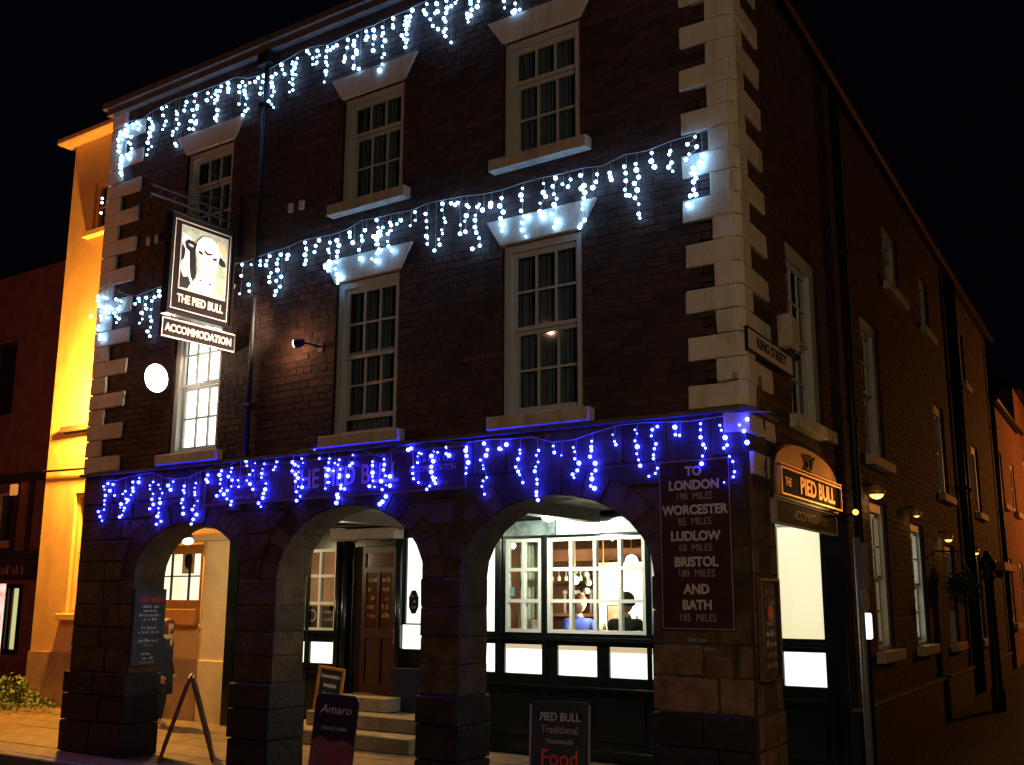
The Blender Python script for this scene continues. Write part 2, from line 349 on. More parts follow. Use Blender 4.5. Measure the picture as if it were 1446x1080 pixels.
# coursed stone blocks on the front, clipped to the arches
def halfw(a, z):
    cx, hw, zs, zt, _ = a
    if z <= zs: return hw + (0.24 if z > zs else 0.0)
    t = (z - zs) / (zt - zs + 0.24)
    return (hw + 0.24) * math.sqrt(max(0, 1 - t * t)) if t < 1 else 0.0
courses = [0.0]
hs = [0.36, 0.30, 0.25, 0.27, 0.24, 0.26, 0.27, 0.22, 0.25, 0.24, 0.20, 0.22]
while courses[-1] < 3.1 and hs: courses.append(courses[-1] + hs.pop(0))
courses[-1] = 3.19
for ci in range(len(courses) - 1):
    z0, z1 = courses[ci] + 0.006, courses[ci + 1] - 0.006
    proud = 0.05 if z1 < 0.95 else 0.018
    edges = [(XL + 0.01, XL + 0.01)]
    for a in ARCH:
        h0, h1 = halfw(a, z0), halfw(a, z1)
        if z0 > a[2] - 0.02 and h1 == 0 and h0 == 0: continue
        if z1 > a[2] and h0 < a[1] + 0.01 and z0 <= a[2]: h0 = a[1] + 0.24; 
        edges.append((a[0] - h0, a[0] - h1)); edges.append((a[0] + h0, a[0] + h1))
    edges.append((-0.01, -0.01))
    for k in range(0, len(edges), 2):
        l, r_ = edges[k], edges[k + 1]
        w = min(r_) - max(l)
        n = max(1, round((max(r_) - min(l)) / 0.5)); 
        off = 0.12 if ci % 2 and n > 1 else 0
        cuts = [l] + [((max(l) + w * (i / n) + off * (1 if i < n else 0)),) * 2 for i in range(1, n)] + [r_]
        for i in range(len(cuts) - 1):
            a0, a1 = cuts[i][0] + 0.006, cuts[i][1] + 0.006; b0, b1 = cuts[i + 1][0] - 0.006, cuts[i + 1][1] - 0.006
            if b0 - a0 < 0.03 or b1 - a1 < 0.03: continue
            bm = nb(); pr = proud + random.uniform(-0.008, 0.012)
            ins = 0.42 + (proud if z1 < 0.95 else 0.0)
            # pier blocks go right through the wall and stand a little proud of its reveals
            deep = 0.41 if z1 < 2.0 else 0.03
            ex = (0.034 if z1 < 0.95 else 0.022) if z1 < 2.0 else 0
            el = ex if (i == 0 and k > 0) else 0; er = ex if (i == len(cuts) - 2 and k < len(edges) - 2) else 0
            if i == 0 and k == 0 and z1 < 0.95: el = 0.06
            prism(bm, [(a0 - el, z0), (b0 + er, z0), (b1 + er, z1), (a1 - el, z1)], -pr, deep + (0.04 if z1 < 0.95 else 0))
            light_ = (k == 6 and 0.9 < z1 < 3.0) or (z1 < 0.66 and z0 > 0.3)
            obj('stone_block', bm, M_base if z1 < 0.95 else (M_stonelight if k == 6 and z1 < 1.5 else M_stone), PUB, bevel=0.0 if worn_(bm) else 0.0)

# upper front wall with real bricks
WINS1 = [(-6.63, 0.42), (-4.015, 0.43), (-1.895, 0.43)]
holes = []
for cx, hw in WINS1:
    holes.append((cx - hw, cx + hw, 3.37, 4.98)); holes.append((cx - hw, cx + hw, 5.84, 7.05))
bm = nb(); wallgrid(bm, XL, -0.34, 3.2, 8.05, holes, 0.0, 0.34); 
obj('front_wall', bm, M_mortar, PUB)
SHOLES = [(1.36, 2.46, 3.38, 5.05), (4.35, 5.35, 3.38, 5.05), (9.3, 10.25, 3.38, 4.8), (13.4, 14.3, 3.38, 4.66),
          (6.05, 7.1, 5.85, 6.72), (8.75, 9.55, 5.85, 6.72), (12.85, 13.45, 5.75, 6.72),
          (4.28, 5.2, 1.22, 2.86), (6.65, 7.6, 1.2, 2.78), (9.35, 10.25, 1.15, 2.6), (12.4, 13.4, 1.12, 2.58)]
OPEN = (0.66, 2.86, -0.1, 3.02)
bm = nb(); wallgrid(bm, 0.0, 17.2, -0.1, 7.45, SHOLES + [OPEN], 0.0, 0.17)
obj('side_wall', bm, M_mortar, PUB, rz=RS)
bm = nb(); box(bm, 0.0, 0.0, 7.45, 0.4, 0.34, 8.05); obj('side_parapet', bm, M_mortar, PUB, rz=RS)
bm = nb(); box(bm, -0.002, -0.3, 3.2, 3.0, -0.003, 8.04); obj('left_gable', bm, M_mortar, PUB, loc=(XL, 0.34, 0), rz=math.pi / 2)

def clipbox(list_, x0, x1, z0, z1, hls, key):
    """brick pieces of one brick cell after cutting out the holes (holes have vertical sides)"""
    segs = [(x0, x1)]
    for h in hls:
        if z1 <= h[2] + 0.01 or z0 >= h[3] - 0.01: continue
        ns = []
        for a, b in segs:
            if b <= h[0] or a >= h[1]: ns.append((a, b)); continue
            if a < h[0] - 0.02: ns.append((a, h[0]))
            if b > h[1] + 0.02: ns.append((h[1], b))
        segs = ns
    for a, b in segs:
        if b - a > 0.03: list_.append((a, b, z0, z1))
LINT = []
for cx, hw in WINS1:
    for z0, z1 in ((4.98, 5.25), (7.05, 7.31)):
        LINT.append((cx - 0.50, cx + 0.50, z0, z1))
    for z0, z1 in ((3.24, 3.37), (5.73, 5.84)):
        LINT.append((cx - 0.55, cx + 0.55, z0, z1))
front = []
row = 0; z = 3.262
while z < 8.0:
    kq = math.floor((z + 0.03 - 3.25) / 0.197) % 2          # 0: long quoin here, 1: short
    xr = -0.475 if kq == 0 else -0.225
    xl = XL + (0.68 if kq == 0 else 0.30)
    header = row % 4 == 3
    step = 0.115 if header else 0.225
    x = xl - (row % 2) * step / 2 * 1.0
    while x < xr:
        a, b = max(x, xl), min(x + step - 0.011, xr)
        if b - a > 0.04: clipbox(front, a, b, z, z + 0.062, holes + LINT, None)
        x += step
    z += 0.0735; row += 1
sidebr = []
z = -0.02; row = 0
SL = []
for h in SHOLES:
    SL.append((h[0] - 0.12, h[1] + 0.12, h[2] - 0.13, h[2]))
SQ = [(0, 0.72, 3.04, 3.25), (0, 0.72, 2.72, 2.90)]
while z < 7.4:
    kq = math.floor((z + 0.03 - 3.25) / 0.197) % 2
    x0_ = (0.26 if kq == 0 else 0.72) if z > 3.25 else 0.02
    if z < 0.72: z += 0.0735; row += 1; continue
    step = 0.115 if row % 4 == 3 else 0.225
    x = x0_ - (row % 2) * step / 2
    lim = 17.2
    while x < lim:
        a, b = max(x, x0_), min(x + step - 0.011, lim)
        if z < 3.19 and b < 0.75: x += step; continue
        if b - a > 0.04: clipbox(sidebr, a, b, z, z + 0.062, SHOLES + SL + SQ + [OPEN], None)
        x += step
    z += 0.0735; row += 1
cp = Vector((3.162, -7.748, 1.75))
front.sort(key=lambda q: (Vector(((q[0] + q[1]) / 2, 0, q[2])) - cp).length)
sidebr.sort(key=lambda q: (sp((q[0] + q[1]) / 2, 0, q[2]) - cp).length)
bmc = {}
def brickme(w):
    w = round(w, 2)
    if w not in bmc:
        b_ = nb(); box(b_, -w / 2, -0.007, 0, w / 2, 0.03, 0.062); bmc[w] = mesh(b_, M_brick, 0.003)
    return bmc[w]
def lay(lst, npart, rz):
    rot = Matrix.Rotation(rz, 4, 'Z'); st = nb()
    for i, (a, b, z0, z1) in enumerate(lst):
        pr = random.uniform(-0.002, 0.004)
        if i < npart:
            o = link('brick', brickme(b - a), PUB, rot @ Vector(((a + b) / 2, pr, z0)), rz)
        else: box(st, a, -0.007 + pr, z0, b, 0.02, z1)
    tag(obj('brickwork', st, M_brick, PUB, rz=rz), kind='stuff')
lay(front, 170, 0.0); lay(sidebr, 128, RS)

# quoins
def worn(bm, off=0.012, cuts=2, amp=0.005):
    bmesh.ops.bevel(bm, geom=list(bm.edges), offset=off, segments=2, affect='EDGES', profile=0.6)
    for v in bm.verts:
        r = Vector((math.sin(v.co.x * 31 + v.co.z * 17), math.sin(v.co.y * 37 + v.co.z * 23), math.sin(v.co.x * 29 + v.co.z * 41))) * amp * 0.5
        v.co += r + Vector((random.uniform(-1, 1), random.uniform(-1, 1), random.uniform(-1, 1))) * amp
def quoin(x0, x1, z0, z1, rz=0.0, m=M_paint, y0=-0.028, loc=(0, 0, 0)):
    bm = nb(); box(bm, x0, y0, z0 + 0.004, x1, 0.04, z1 - 0.004); worn(bm); return obj('quoin', bm, m, PUB, rz=rz, loc=loc)
z = 3.25; k = 0
while z < 8.0:
    z1 = min(z + 0.197, 8.03)
    fl = 0.46 if k % 2 == 0 else 0.21; sl = 0.245 if k % 2 == 0 else 0.70
    fl += random.uniform(-0.01, 0.01)
    # L shaped corner block with a softened arris
    bm = nb(); c = SN * 0.028; p1 = sp(0.0, 0.028); q1 = sp(sl if z < 7.4 else 0.36, 0.028); q2 = sp(sl if z < 7.4 else 0.36, -0.04)
    arr = 0.035
    prism_xy(bm, [(-fl, -0.028), (-arr, -0.028), (-0.006, -0.018), (p1.x, arr * 0.9), (q1.x, q1.y), (q2.x, q2.y), (-0.05, 0.04), (-fl, 0.04)], z + 0.003, z1 - 0.003)
    worn(bm); obj('quoin', bm, M_paint, PUB, smooth=False)
    w = 0.28 if k % 2 else 0.66
    quoin(XL - 0.03, XL + w, z, z1)
    z += 0.197; k += 1
for zz0, zz1 in ((3.04, 3.20), (2.72, 2.90)):
    bm = nb(); q1 = sp(0.70, 0.03); q2 = sp(0.70, -0.04); p1 = sp(0, 0.03)
    fl = 0.17 if zz0 > 3 else -0.04
    if fl > 0: prism_xy(bm, [(-fl, -0.028), (-0.03, -0.028), (p1.x, 0.0), (q1.x, q1.y), (q2.x, q2.y), (-0.05, 0.04), (-fl, 0.04)], zz0, zz1)
    else:
        a1 = sp(0.06, 0.03); a2 = sp(0.06, -0.04); prism_xy(bm, [(a1.x, a1.y), (q1.x, q1.y), (q2.x, q2.y), (a2.x, a2.y)], zz0, zz1)
    worn(bm); obj('quoin', bm, M_paint, PUB)
# side pier of dressed stone under the corner, and side plinth
z = 0.0; k = 0
for h in [0.36, 0.3, 0.25, 0.27, 0.24, 0.26, 0.27, 0.22, 0.25, 0.24]:
    if z > 2.66: break
    w = 0.64; cut = 0.3 if k % 2 else 0.4
    z1 = min(z + h, 2.71)
    for a, b in ((0.03, cut), (cut + 0.01, w)):
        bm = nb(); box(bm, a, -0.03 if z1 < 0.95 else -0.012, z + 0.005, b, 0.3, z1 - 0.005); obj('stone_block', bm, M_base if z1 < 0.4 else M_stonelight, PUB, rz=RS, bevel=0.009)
    z += h; k += 1
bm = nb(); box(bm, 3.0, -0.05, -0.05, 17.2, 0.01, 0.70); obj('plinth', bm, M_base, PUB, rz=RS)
bm = nb(); box(bm, 2.95, -0.075, 0.70, 17.2, 0.01, 0.735); obj('plinth_capping', bm, mat('plinth_cap', (0.12, 0.1, 0.08), 0.6, noise=0.3, nscale=9), PUB, rz=RS)
bm = nb(); box(bm, 2.835, -0.012, 0.0, 2.858, 0.18, 2.62); obj('opening_jamb', bm, M_green, PUB, rz=RS)
# string course, cornice, gutter, roof
bm = nb(); a = sp(0.0, 0.07); b = sp(0.72, 0.05); b2 = sp(0.72, -0.01)
prism_xy(bm, [(XL - 0.05, -0.06), (-0.18, -0.07), (-0.03, -0.06), (a.x, 0.03), (b.x, b.y), (b2.x, b2.y), (-0.02, 0.03), (XL - 0.05, 0.03)], 3.205, 3.24)
obj('string_course', bm, mat('string_stone', (0.1, 0.085, 0.075), 0.8, noise=0.3, nscale=8), PUB)
bm = nb(); box(bm, XL - 0.12, -0.14, 8.05, 0.12, 0.3, 8.13); box(bm, XL - 0.08, -0.09, 7.97, 0.06, 0.0, 8.045)
obj('cornice', bm, mat('cornice_stone', (0.09, 0.07, 0.065), 0.8, noise=0.3, nscale=5), PUB)
bm = nb(); box(bm, 0.4, -0.16, 7.45, 17.3, 0.34, 7.5); obj('eaves_board', bm, M_black, PUB, rz=RS)
bm = nb(); tube(bm, (0.4, -0.13, 7.42), (17.3, -0.13, 7.42), 0.055, 8); obj('gutter', bm, M_black, PUB, rz=RS)
bm = nb()
v = [bm.verts.new(p) for p in [(XL, 0.3, 8.1), (0, 0.3, 8.1), (-1.2, 16.5, 7.5), (XL, 16.5, 7.5), (-4.4, 4.5, 9.9), (-4.9, 13, 9.9)]]
for f in ((0, 1, 4), (1, 2, 5, 4), (2, 3, 5), (3, 0, 4, 5)): bm.faces.new([v[i] for i in f])
obj('roof', bm, M_slate, PUB)
# upper rooms: floors / back so that no light leaks
bm = nb(); box(bm, XL + 0.1, 0.42, 2.98, -0.36, 3.4, 3.1); obj('upper_floor', bm, M_dark, PUB)
bm = nb(); box(bm, XL + 0.1, 0.9, 3.12, -0.9, 0.95, 8.0); obj('room_backing', bm, M_dark, PUB)
bm = nb(); box(bm, 0.5, 0.9, 3.12, 17, 0.95, 7.4); obj('room_backing', bm, M_dark, PUB, rz=RS)
bm = nb(); box(bm, 3.2, 0.9, 0.0, 17, 0.95, 3.1); obj('room_backing', bm, M_dark, PUB, rz=RS)

# ---- sash windows
pane_cache = {}
def pane(parent, x0, x1, z0, z1, y, rz=0, m=None):
    k = (round(x1 - x0, 3), round(z1 - z0, 3), (m or M_glass).name)
    if k not in pane_cache:
        b_ = nb(); box(b_, 0, -0.002, 0, k[0], 0.002, k[1]); pane_cache[k] = mesh(b_, m or M_glass)
    return link('pane', pane_cache[k], parent, (x0, y, z0))
def sash_window(cx, hw, z0, z1, rows_top, rows_bot, rz=0.0, lit=None, curtain=True, raise_=0.0, lintel=None, cols=3, fw=0.075, split=None, sillm=None, label=None, fm=None):
    fm = fm or M_frame
    bm = nb()                                   # box frame
    box(bm, cx - hw, 0.035, z0, cx - hw + fw, 0.13, z1); box(bm, cx + hw - fw, 0.035, z0, cx + hw, 0.13, z1)
    box(bm, cx - hw + fw, 0.036, z1 - fw * 0.9, cx + hw - fw, 0.13, z1); box(bm, cx - hw + fw, 0.036, z0, cx + hw - fw, 0.13, z0 + 0.04)
    win = obj('window', bm, fm, PUB, rz=rz)
    if label: win['label'] = label
    xi0, xi1 = cx - hw + fw, cx + hw - fw; zt = z1 - fw * 0.9; zb = z0 + 0.04
    mid = split if split is not None else zb + (zt - zb) * rows_bot / (rows_top + rows_bot)
    for (a, b, y, n, up_) in ((mid, zt, 0.075, rows_top, True), (zb + raise_, mid + raise_ * 0.6, 0.11, rows_bot, False)):
        st = 0.035; rl = 0.05
        bm = nb()
        box(bm, xi0, y, a, xi0 + st, y + 0.03, b); box(bm, xi1 - st, y, a, xi1, y + 0.03, b)
        box(bm, xi0 + st, y, b - (0.035 if not up_ else rl), xi1 - st, y + 0.03, b); box(bm, xi0 + st, y, a, xi1 - st, y + 0.03, a + (rl if not up_ else 0.035))
        ga, gb = a + (rl if not up_ else 0.035), b - (0.035 if not up_ else rl)
        gx0, gx1 = xi0 + st, xi1 - st; w = (gx1 - gx0) / cols; h = (gb - ga) / n; t = 0.011
        for i in range(1, cols): box(bm, gx0 + i * w - t, y + 0.004, ga, gx0 + i * w + t, y + 0.026, gb)
        for j in range(1, n): 
            for i in range(cols): box(bm, gx0 + i * w + (t if i else 0), y + 0.005, ga + j * h - t, gx0 + (i + 1) * w - (t if i < cols - 1 else 0), y + 0.025, ga + j * h + t)
        obj('sash', bm, fm, win)
        for i in range(cols):
            for j in range(n):
                pane(win, gx0 + i * w + (t if i else 0), gx0 + (i + 1) * w - (t if i < cols - 1 else 0), ga + j * h + (t if j else 0), ga + (j + 1) * h - (t if j < n - 1 else 0), y + 0.015)
    # sill
    sillm = sillm or M_sill
    bm = nb(); box(bm, cx - hw - 0.11, -0.10, z0 - 0.125, cx + hw + 0.11, 0.1, z0 - 0.003); obj('sill', bm, sillm, win, bevel=0.01)
    if lintel:
        h, top = lintel
        bm = nb(); prism(bm, [(cx - hw - 0.01, z1 + 0.003), (cx + hw + 0.01, z1 + 0.003), (cx + top, z1 + h), (cx - top, z1 + h)], -0.035, 0.06)
        prism(bm, [(cx - hw - 0.0, z1 - 0.0), (cx + hw, z1 - 0.0), (cx + hw, z1 + 0.0025), (cx - hw, z1 + 0.0025)], 0.0, 0.05)
        obj('lintel', bm, M_paint, win, bevel=0.006)
    if lit is not None:
        bm = nb(); box(bm, cx - hw + 0.02, 0.2, z0 + 0.02, cx + hw - 0.02, 0.205, z1 - 0.02); obj('blind', bm, lit, win)
    elif curtain:
        bm = nb(); n = 60; prev = None
        for i in range(n + 1):
            x = cx - hw + 0.04 + (2 * hw - 0.08) * i / n; yy = 0.24 + 0.022 * math.sin(i * 1.25) + 0.012 * math.sin(i * 0.41 + cx)
            r_ = (bm.verts.new((x, yy, z0 + 0.02)), bm.verts.new((x, yy * 0.98, z1 - 0.02)))
            if prev: bm.faces.new((prev[0], r_[0], r_[1], prev[1]))
            prev = r_
        obj('net_curtain', bm, M_net, win, smooth=True)
    return win
for i, (cx, hw) in enumerate(WINS1):
    sash_window(cx, hw, 3.37, 4.98, 2, 2, lit=M_blind if i == 0 else None, raise_=0.13 if i == 1 else 0.0, lintel=(0.26, 0.60),
                label=['brightly lit first floor sash window', 'first floor sash window with its lower sash raised', None][i])
    sash_window(cx, hw, 5.84, 7.05, 1, 2, lintel=(0.26, 0.61))
for i, h in enumerate(SHOLES):
    cx = (h[0] + h[1]) / 2; hw = (h[1] - h[0]) / 2
    big = h[3] - h[2] > 1.3
    lit = None
    if i == 7: lit = emis('warm_lit_curtain', (1.0, 0.74, 0.42), 0.95, (0.35, 0.2, 0.09), 4.0)
    if i == 8: lit = emis('white_lit_curtain', (1.0, 0.95, 0.75), 1.8, (0.6, 0.45, 0.22), 3.0)
    sash_window(cx, hw, h[2], h[3], 2 if big else 1, 2, rz=RS, lit=lit, fw=0.16 if i < 7 else 0.12, cols=3 if i in (0, 1) else 2, curtain=i in (0, 1))
# ============================================================ SHOPFRONT (recessed under the arcade, plane y = 3)
SY = 3.0
def sbox(bm, x0, z0, x1, z1, y0=0.0, y1=0.1): box(bm, x0, SY + y0, z0, x1, SY + y1, z1)
bm = nb()
# stall riser, rails, posts (butted end to end)
XR = -0.24
LOWP = [(-7.98, -7.76, 0.90, 1.18), (-7.66, -7.22, 0.90, 1.18), (-6.02, -5.68, 1.13, 1.435), (-5.60, -5.30, 1.13, 1.435), (-4.76, -4.53, 0.90, 1.235), (-4.39, -3.80, 0.90, 1.235), (-3.64, -3.11, 0.90, 1.235), (-2.95, -2.40, 0.90, 1.235), (-2.25, -1.70, 0.90, 1.235), (-1.55, -1.08, 0.9, 1.235), (-0.92, -0.48, 0.91, 1.245)]
UPP = [(-8.02, -7.92, 1.33, 2.40), (-7.82, -7.18, 1.33, 2.43), (-5.96, -5.30, 1.45, 2.54), (-4.72, -4.54, 1.375, 2.62), (-4.37, -3.86, 1.375, 2.475), (-3.77, -2.47, 1.375, 2.475), (-2.40, -1.10, 1.375, 2.475), (-0.94, -0.48, 1.375, 2.53)]
DOORH = [(-6.90, -6.06, -0.1, 2.52)]
TRANS = []
wallgrid(bm, -8.9, XR, -0.05, 2.74, LOWP + UPP + DOORH, SY, SY + 0.10)
SHOP = obj('shopfront', bm, M_green, PUB)
SHOP['label'] = 'dark green panelled shopfront with small paned windows and a recessed door'
for x0, x1 in ((-8.9, -7.16), (-4.80, XR)):
    for z0, z1, y0 in ((0.755, 0.79, -0.05), (1.29, 1.335, -0.04), (0.0, 0.12, -0.03)):
        bm = nb(); sbox(bm, x0, z0, x1, z1, y0, -0.001); obj('rail', bm, M_green, SHOP, bevel=0.004)
for x in (-8.87, -7.88, -7.71, -5.64, -5.24, -4.84, -4.46, -3.815, -2.435, -1.02, -0.36, -0.28):
    w = 0.03
    for z0, z1, y0 in ((0.125, 0.75, -0.028), (1.34, 2.6, -0.028), (0.795, 1.285, -0.02)):
        bm = nb(); sbox(bm, x - w, z0, x + w, z1, y0, -0.001); obj('pilaster', bm, M_green, SHOP, bevel=0.004)
for x0, x1 in ((-8.8, -8.0), (-7.9, -7.2), (-4.75, -3.9), (-3.8, -3.15), (-3.1, -2.5), (-2.35, -1.2), (-1.1, -0.5)):
    bm = nb(); sbox(bm, x0, 0.2, x1, 0.68, -0.018, -0.001); obj('riser_panel', bm, M_green, SHOP, bevel=0.012)
# fascia above the windows: lamp reflection put into the board's pale colour
M_fasc = mat('fascia_reflection_tone', (0.62, 0.78, 0.74), 0.35, noise=0.15, nscale=3)
bm = nb(); sbox(bm, -3.55, 2.50, -0.3, 2.68, -0.16, -0.03); obj('fascia_reflection_board', bm, M_fasc, SHOP, bevel=0.006)
bm = nb(); sbox(bm, -4.44, 2.50, -3.57, 2.68, -0.16, -0.03); obj('fascia_reflection_board', bm, mat('fascia_part_reflection', (0.02, 0.04, 0.035), 0.25, color2=(0.25, 0.34, 0.33), nscale=5, spec=0.6), SHOP, bevel=0.006)  # patchy pale tone stands for the broken reflection on this stretch
bm = nb(); sbox(bm, -8.9, 2.69, XR, 2.74, -0.2, -0.001); obj('cornice_moulding', bm, M_green, SHOP, bevel=0.01)
for x0, x1, z0, z1 in LOWP:
    bm = nb(); sbox(bm, x0 + 0.002, z0 + 0.002, x1 - 0.002, z1 - 0.002, 0.03, 0.045); obj('frosted_panel', bm, M_frost, SHOP)
def gridwin(x0, x1, z0, z1, nx, nz, back=False):
    t = 0.02; bm = nb(); w = (x1 - x0) / nx; h = (z1 - z0) / nz; y0, y1 = SY - 0.012, SY + 0.05
    for i in range(nx + 1): 
        xc = x0 + i * w; xc = min(max(xc, x0 + t), x1 - t); box(bm, xc - t, y0, z0, xc + t, y1, z1)
    for j in range(nz + 1):
        zc = min(max(z0 + j * h, z0 + t), z1 - t)
        for i in range(nx):
            a = x0 + i * w + (t if i else 2 * t); b = x0 + (i + 1) * w - (t if i < nx - 1 else 2 * t); box(bm, a, y0 + 0.001, zc - t, b, y1 - 0.001, zc + t)
    obj('glazing_bars', bm, M_litbar, SHOP)
    for i in range(nx):
        for j in range(nz):
            pane(SHOP, x0 + i * w + t, x0 + (i + 1) * w - t, z0 + j * h + t, z0 + (j + 1) * h - t, SY + 0.02)
M_litbar = mat('white_glazing_bar', (0.82, 0.85, 0.78), 0.5)
gridwin(-7.82, -7.18, 1.33, 2.43, 2, 3); gridwin(-4.37, -3.86, 1.375, 2.475, 2, 3); gridwin(-3.77, -2.47, 1.375, 2.475, 4, 3); gridwin(-2.40, -1.10, 1.375, 2.475, 4, 3)
for x0, x1, z0, z1, m in ((-8.02, -7.92, 1.33, 2.40, M_frost), (-5.96, -5.30, 1.45, 2.54, M_frost), (-4.72, -4.54, 1.375, 2.62, M_frost), (-0.94, -0.48, 1.375, 2.53, M_cream_frost)):
    bm = nb(); sbox(bm, x0 + 0.002, z0 + 0.002, x1 - 0.002, z1 - 0.002, 0.03, 0.045); obj('frosted_panel', bm, m, SHOP)
# door
bm = nb(); wallgrid(bm, -6.87, -6.09, 0.55, 2.44, [(-6.70, -6.52, 0.68, 1.25), (-6.42, -6.26, 0.68, 1.25), (-6.70, -6.50, 1.38, 2.10), (-6.46, -6.24, 1.38, 2.10), (-6.72, -6.22, 2.17, 2.36)], SY + 0.05, SY + 0.1)
door = obj('door', bm, M_wood, PUB); door['label'] = 'brown panelled door with gilt lettering behind dark glass'
bm = nb(); 
for q in [(-6.70, -6.52, 0.68, 1.25), (-6.42, -6.26, 0.68, 1.25)]: box(bm, q[0] - 0.001, SY + 0.07, q[2] - 0.001, q[1] + 0.001, SY + 0.09, q[3] + 0.001)
obj('door_panel', bm, mat('door_panel_wood', (0.05, 0.02, 0.012), 0.4, noise=0.3, nscale=6), door)
M_doorglass = mat('reddish_door_glass', (0.06, 0.015, 0.006), 0.15, spec=0.6, color2=(0.11, 0.035, 0.012), nscale=2.5)
for q in [(-6.70, -6.50, 1.38, 2.10), (-6.46, -6.24, 1.38, 2.10), (-6.72, -6.22, 2.17, 2.36)]:
    bm = nb(); box(bm, q[0] - 0.001, SY + 0.07, q[2] - 0.001, q[1] + 0.001, SY + 0.085, q[3] + 0.001); obj('door_pane', bm, M_doorglass, door)
bm = nb(); tube(bm, (-6.16, SY + 0.03, 1.2), (-6.16, SY + 0.03, 1.36), 0.012); ball(bm, (-6.16, SY + 0.03, 1.36), 0.02); ball(bm, (-6.16, SY + 0.03, 1.2), 0.02); obj('handle', bm, M_gold, door)
M_gilt = mat('dull_gilt_lettering', (0.55, 0.36, 0.16), 0.5)
def scribble(name, parent, x0, x1, z, h, m, y, rot=None, words=2, seed=0, frame='xz', loc=(0, 0, 0), rz=0.0):
    """hand lettering too blurred to read in the photograph: small separate strokes"""
    rr = random.Random(seed); bm = nb(); x = x0; 
    while x < x1 - h * 0.3:
        if rr.random() < 0.13: x += h * 0.5; continue
        hh = h * rr.choice((0.6, 0.65, 1.0, 0.7)); w = h * rr.uniform(0.3, 0.5); t = h * 0.10
        k = rr.randint(0, 3)
        y0, y1 = y - 0.002, y
        if k in (0, 1, 3): box(bm, x, y0, z, x + t, y1, z + hh)
        if k in (0, 2): box(bm, x + w * .8 - t, y0, z, x + w * .8, y1, z + hh * 0.7)
        if k in (0, 2, 3): box(bm, x + t, y0, z + hh * 0.6, x + w * .8 - t, y1, z + hh * 0.6 + t)
        if k in (1, 2): box(bm, x + t, y0, z, x + w * .8 - t, y1, z + t)
        x += w
    return tag(obj(name, bm, m, parent, loc, rz), kind='stuff')
for j, (zz, a, b) in enumerate(((1.98, -6.68, -6.51), (1.86, -6.67, -6.53), (1.74, -6.62, -6.55), (1.63, -6.68, -6.52), (1.52, -6.67, -6.52))):
    scribble('lettering', door, a, b, zz, 0.07, M_gilt, SY + 0.068, seed=j); scribble('lettering', door, a + 0.26, b + 0.24, zz, 0.07, M_gilt, SY + 0.068, seed=j + 20)
bm = nb(); box(bm, -6.90, SY - 0.02, 0.55, -6.872, SY + 0.1, 2.51); box(bm, -6.088, SY - 0.02, 0.55, -6.062, SY + 0.1, 2.51); box(bm, -6.872, SY - 0.02, 2.442, -6.088, SY + 0.1, 2.51)
obj('door_frame', bm, M_green, door, bevel=0.004)
bm = nb(); sbox(bm, -7.12, 2.53, -5.98, 2.67, -0.24, -0.03); obj('door_canopy', bm, mat('canopy_stone', (0.22, 0.18, 0.15), 0.7, noise=0.2, nscale=6), door, bevel=0.01)
for x in (-7.09, -6.97, -6.02): bm = nb(); tube(bm, (x, SY - 0.07, 0.2), (x, SY - 0.07, 2.52), 0.045, 12); obj('door_column', bm, M_green, door, smooth=True)
# steps
for i, (x0, x1, y0, z1) in enumerate(((-7.55, -5.05, 2.05, 0.18), (-7.05, -5.10, 2.38, 0.36), (-6.98, -5.90, 2.66, 0.54))):
    bm = nb(); z0 = [0.0, 0.185, 0.365][i]
    if i == 0:
        pts = [(x1, y0), (x1, SY - 0.03)] + [(x0 + 0.45 - 0.45 * math.sin(t), SY - 0.03 if t == 0 else (y0 + (SY - 0.03 - y0) * math.cos(t))) for t in [math.pi / 2 * k / 8 for k in range(0, 9)]]
        pts = [(x1, y0), (x1, SY - 0.03), (x0, SY - 0.03)] + [(x0 + 0.5 * (1 - math.cos(t)), y0 + 0.45 * (1 - math.sin(t))) for t in [math.pi / 2 * k / 7 for k in range(0, 8)]]
        prism_xy(bm, pts, z0, z1)
    else: box(bm, x0, y0, z0, x1, SY - 0.05, z1)
    obj('step', bm, M_step, PUB, bevel=0.012)
bm = nb(); sbox(bm, -6.05, 0.365, -4.9, 0.9, -0.12, -0.03); obj('side_panel', bm, mat('dark_blue_panel', (0.008, 0.016, 0.035), 0.35), SHOP, bevel=0.006)
# arcade ceiling and beams
bm = nb(); box(bm, -8.75, 0.43, 2.76, -0.40, 3.6, 2.80); obj('arcade_ceiling', bm, mat('old_plaster', (0.34, 0.30, 0.25), 0.9, noise=0.2, nscale=3), PUB)
for x in (-7.7, -5.4, -3.0, -1.0):
    bm = nb(); box(bm, x - 0.08, 0.43, 2.62, x + 0.08, 2.78, 2.757); obj('ceiling_beam', bm, mat('dark_beam', (0.06, 0.045, 0.035), 0.8, noise=0.3, nscale=8), PUB)
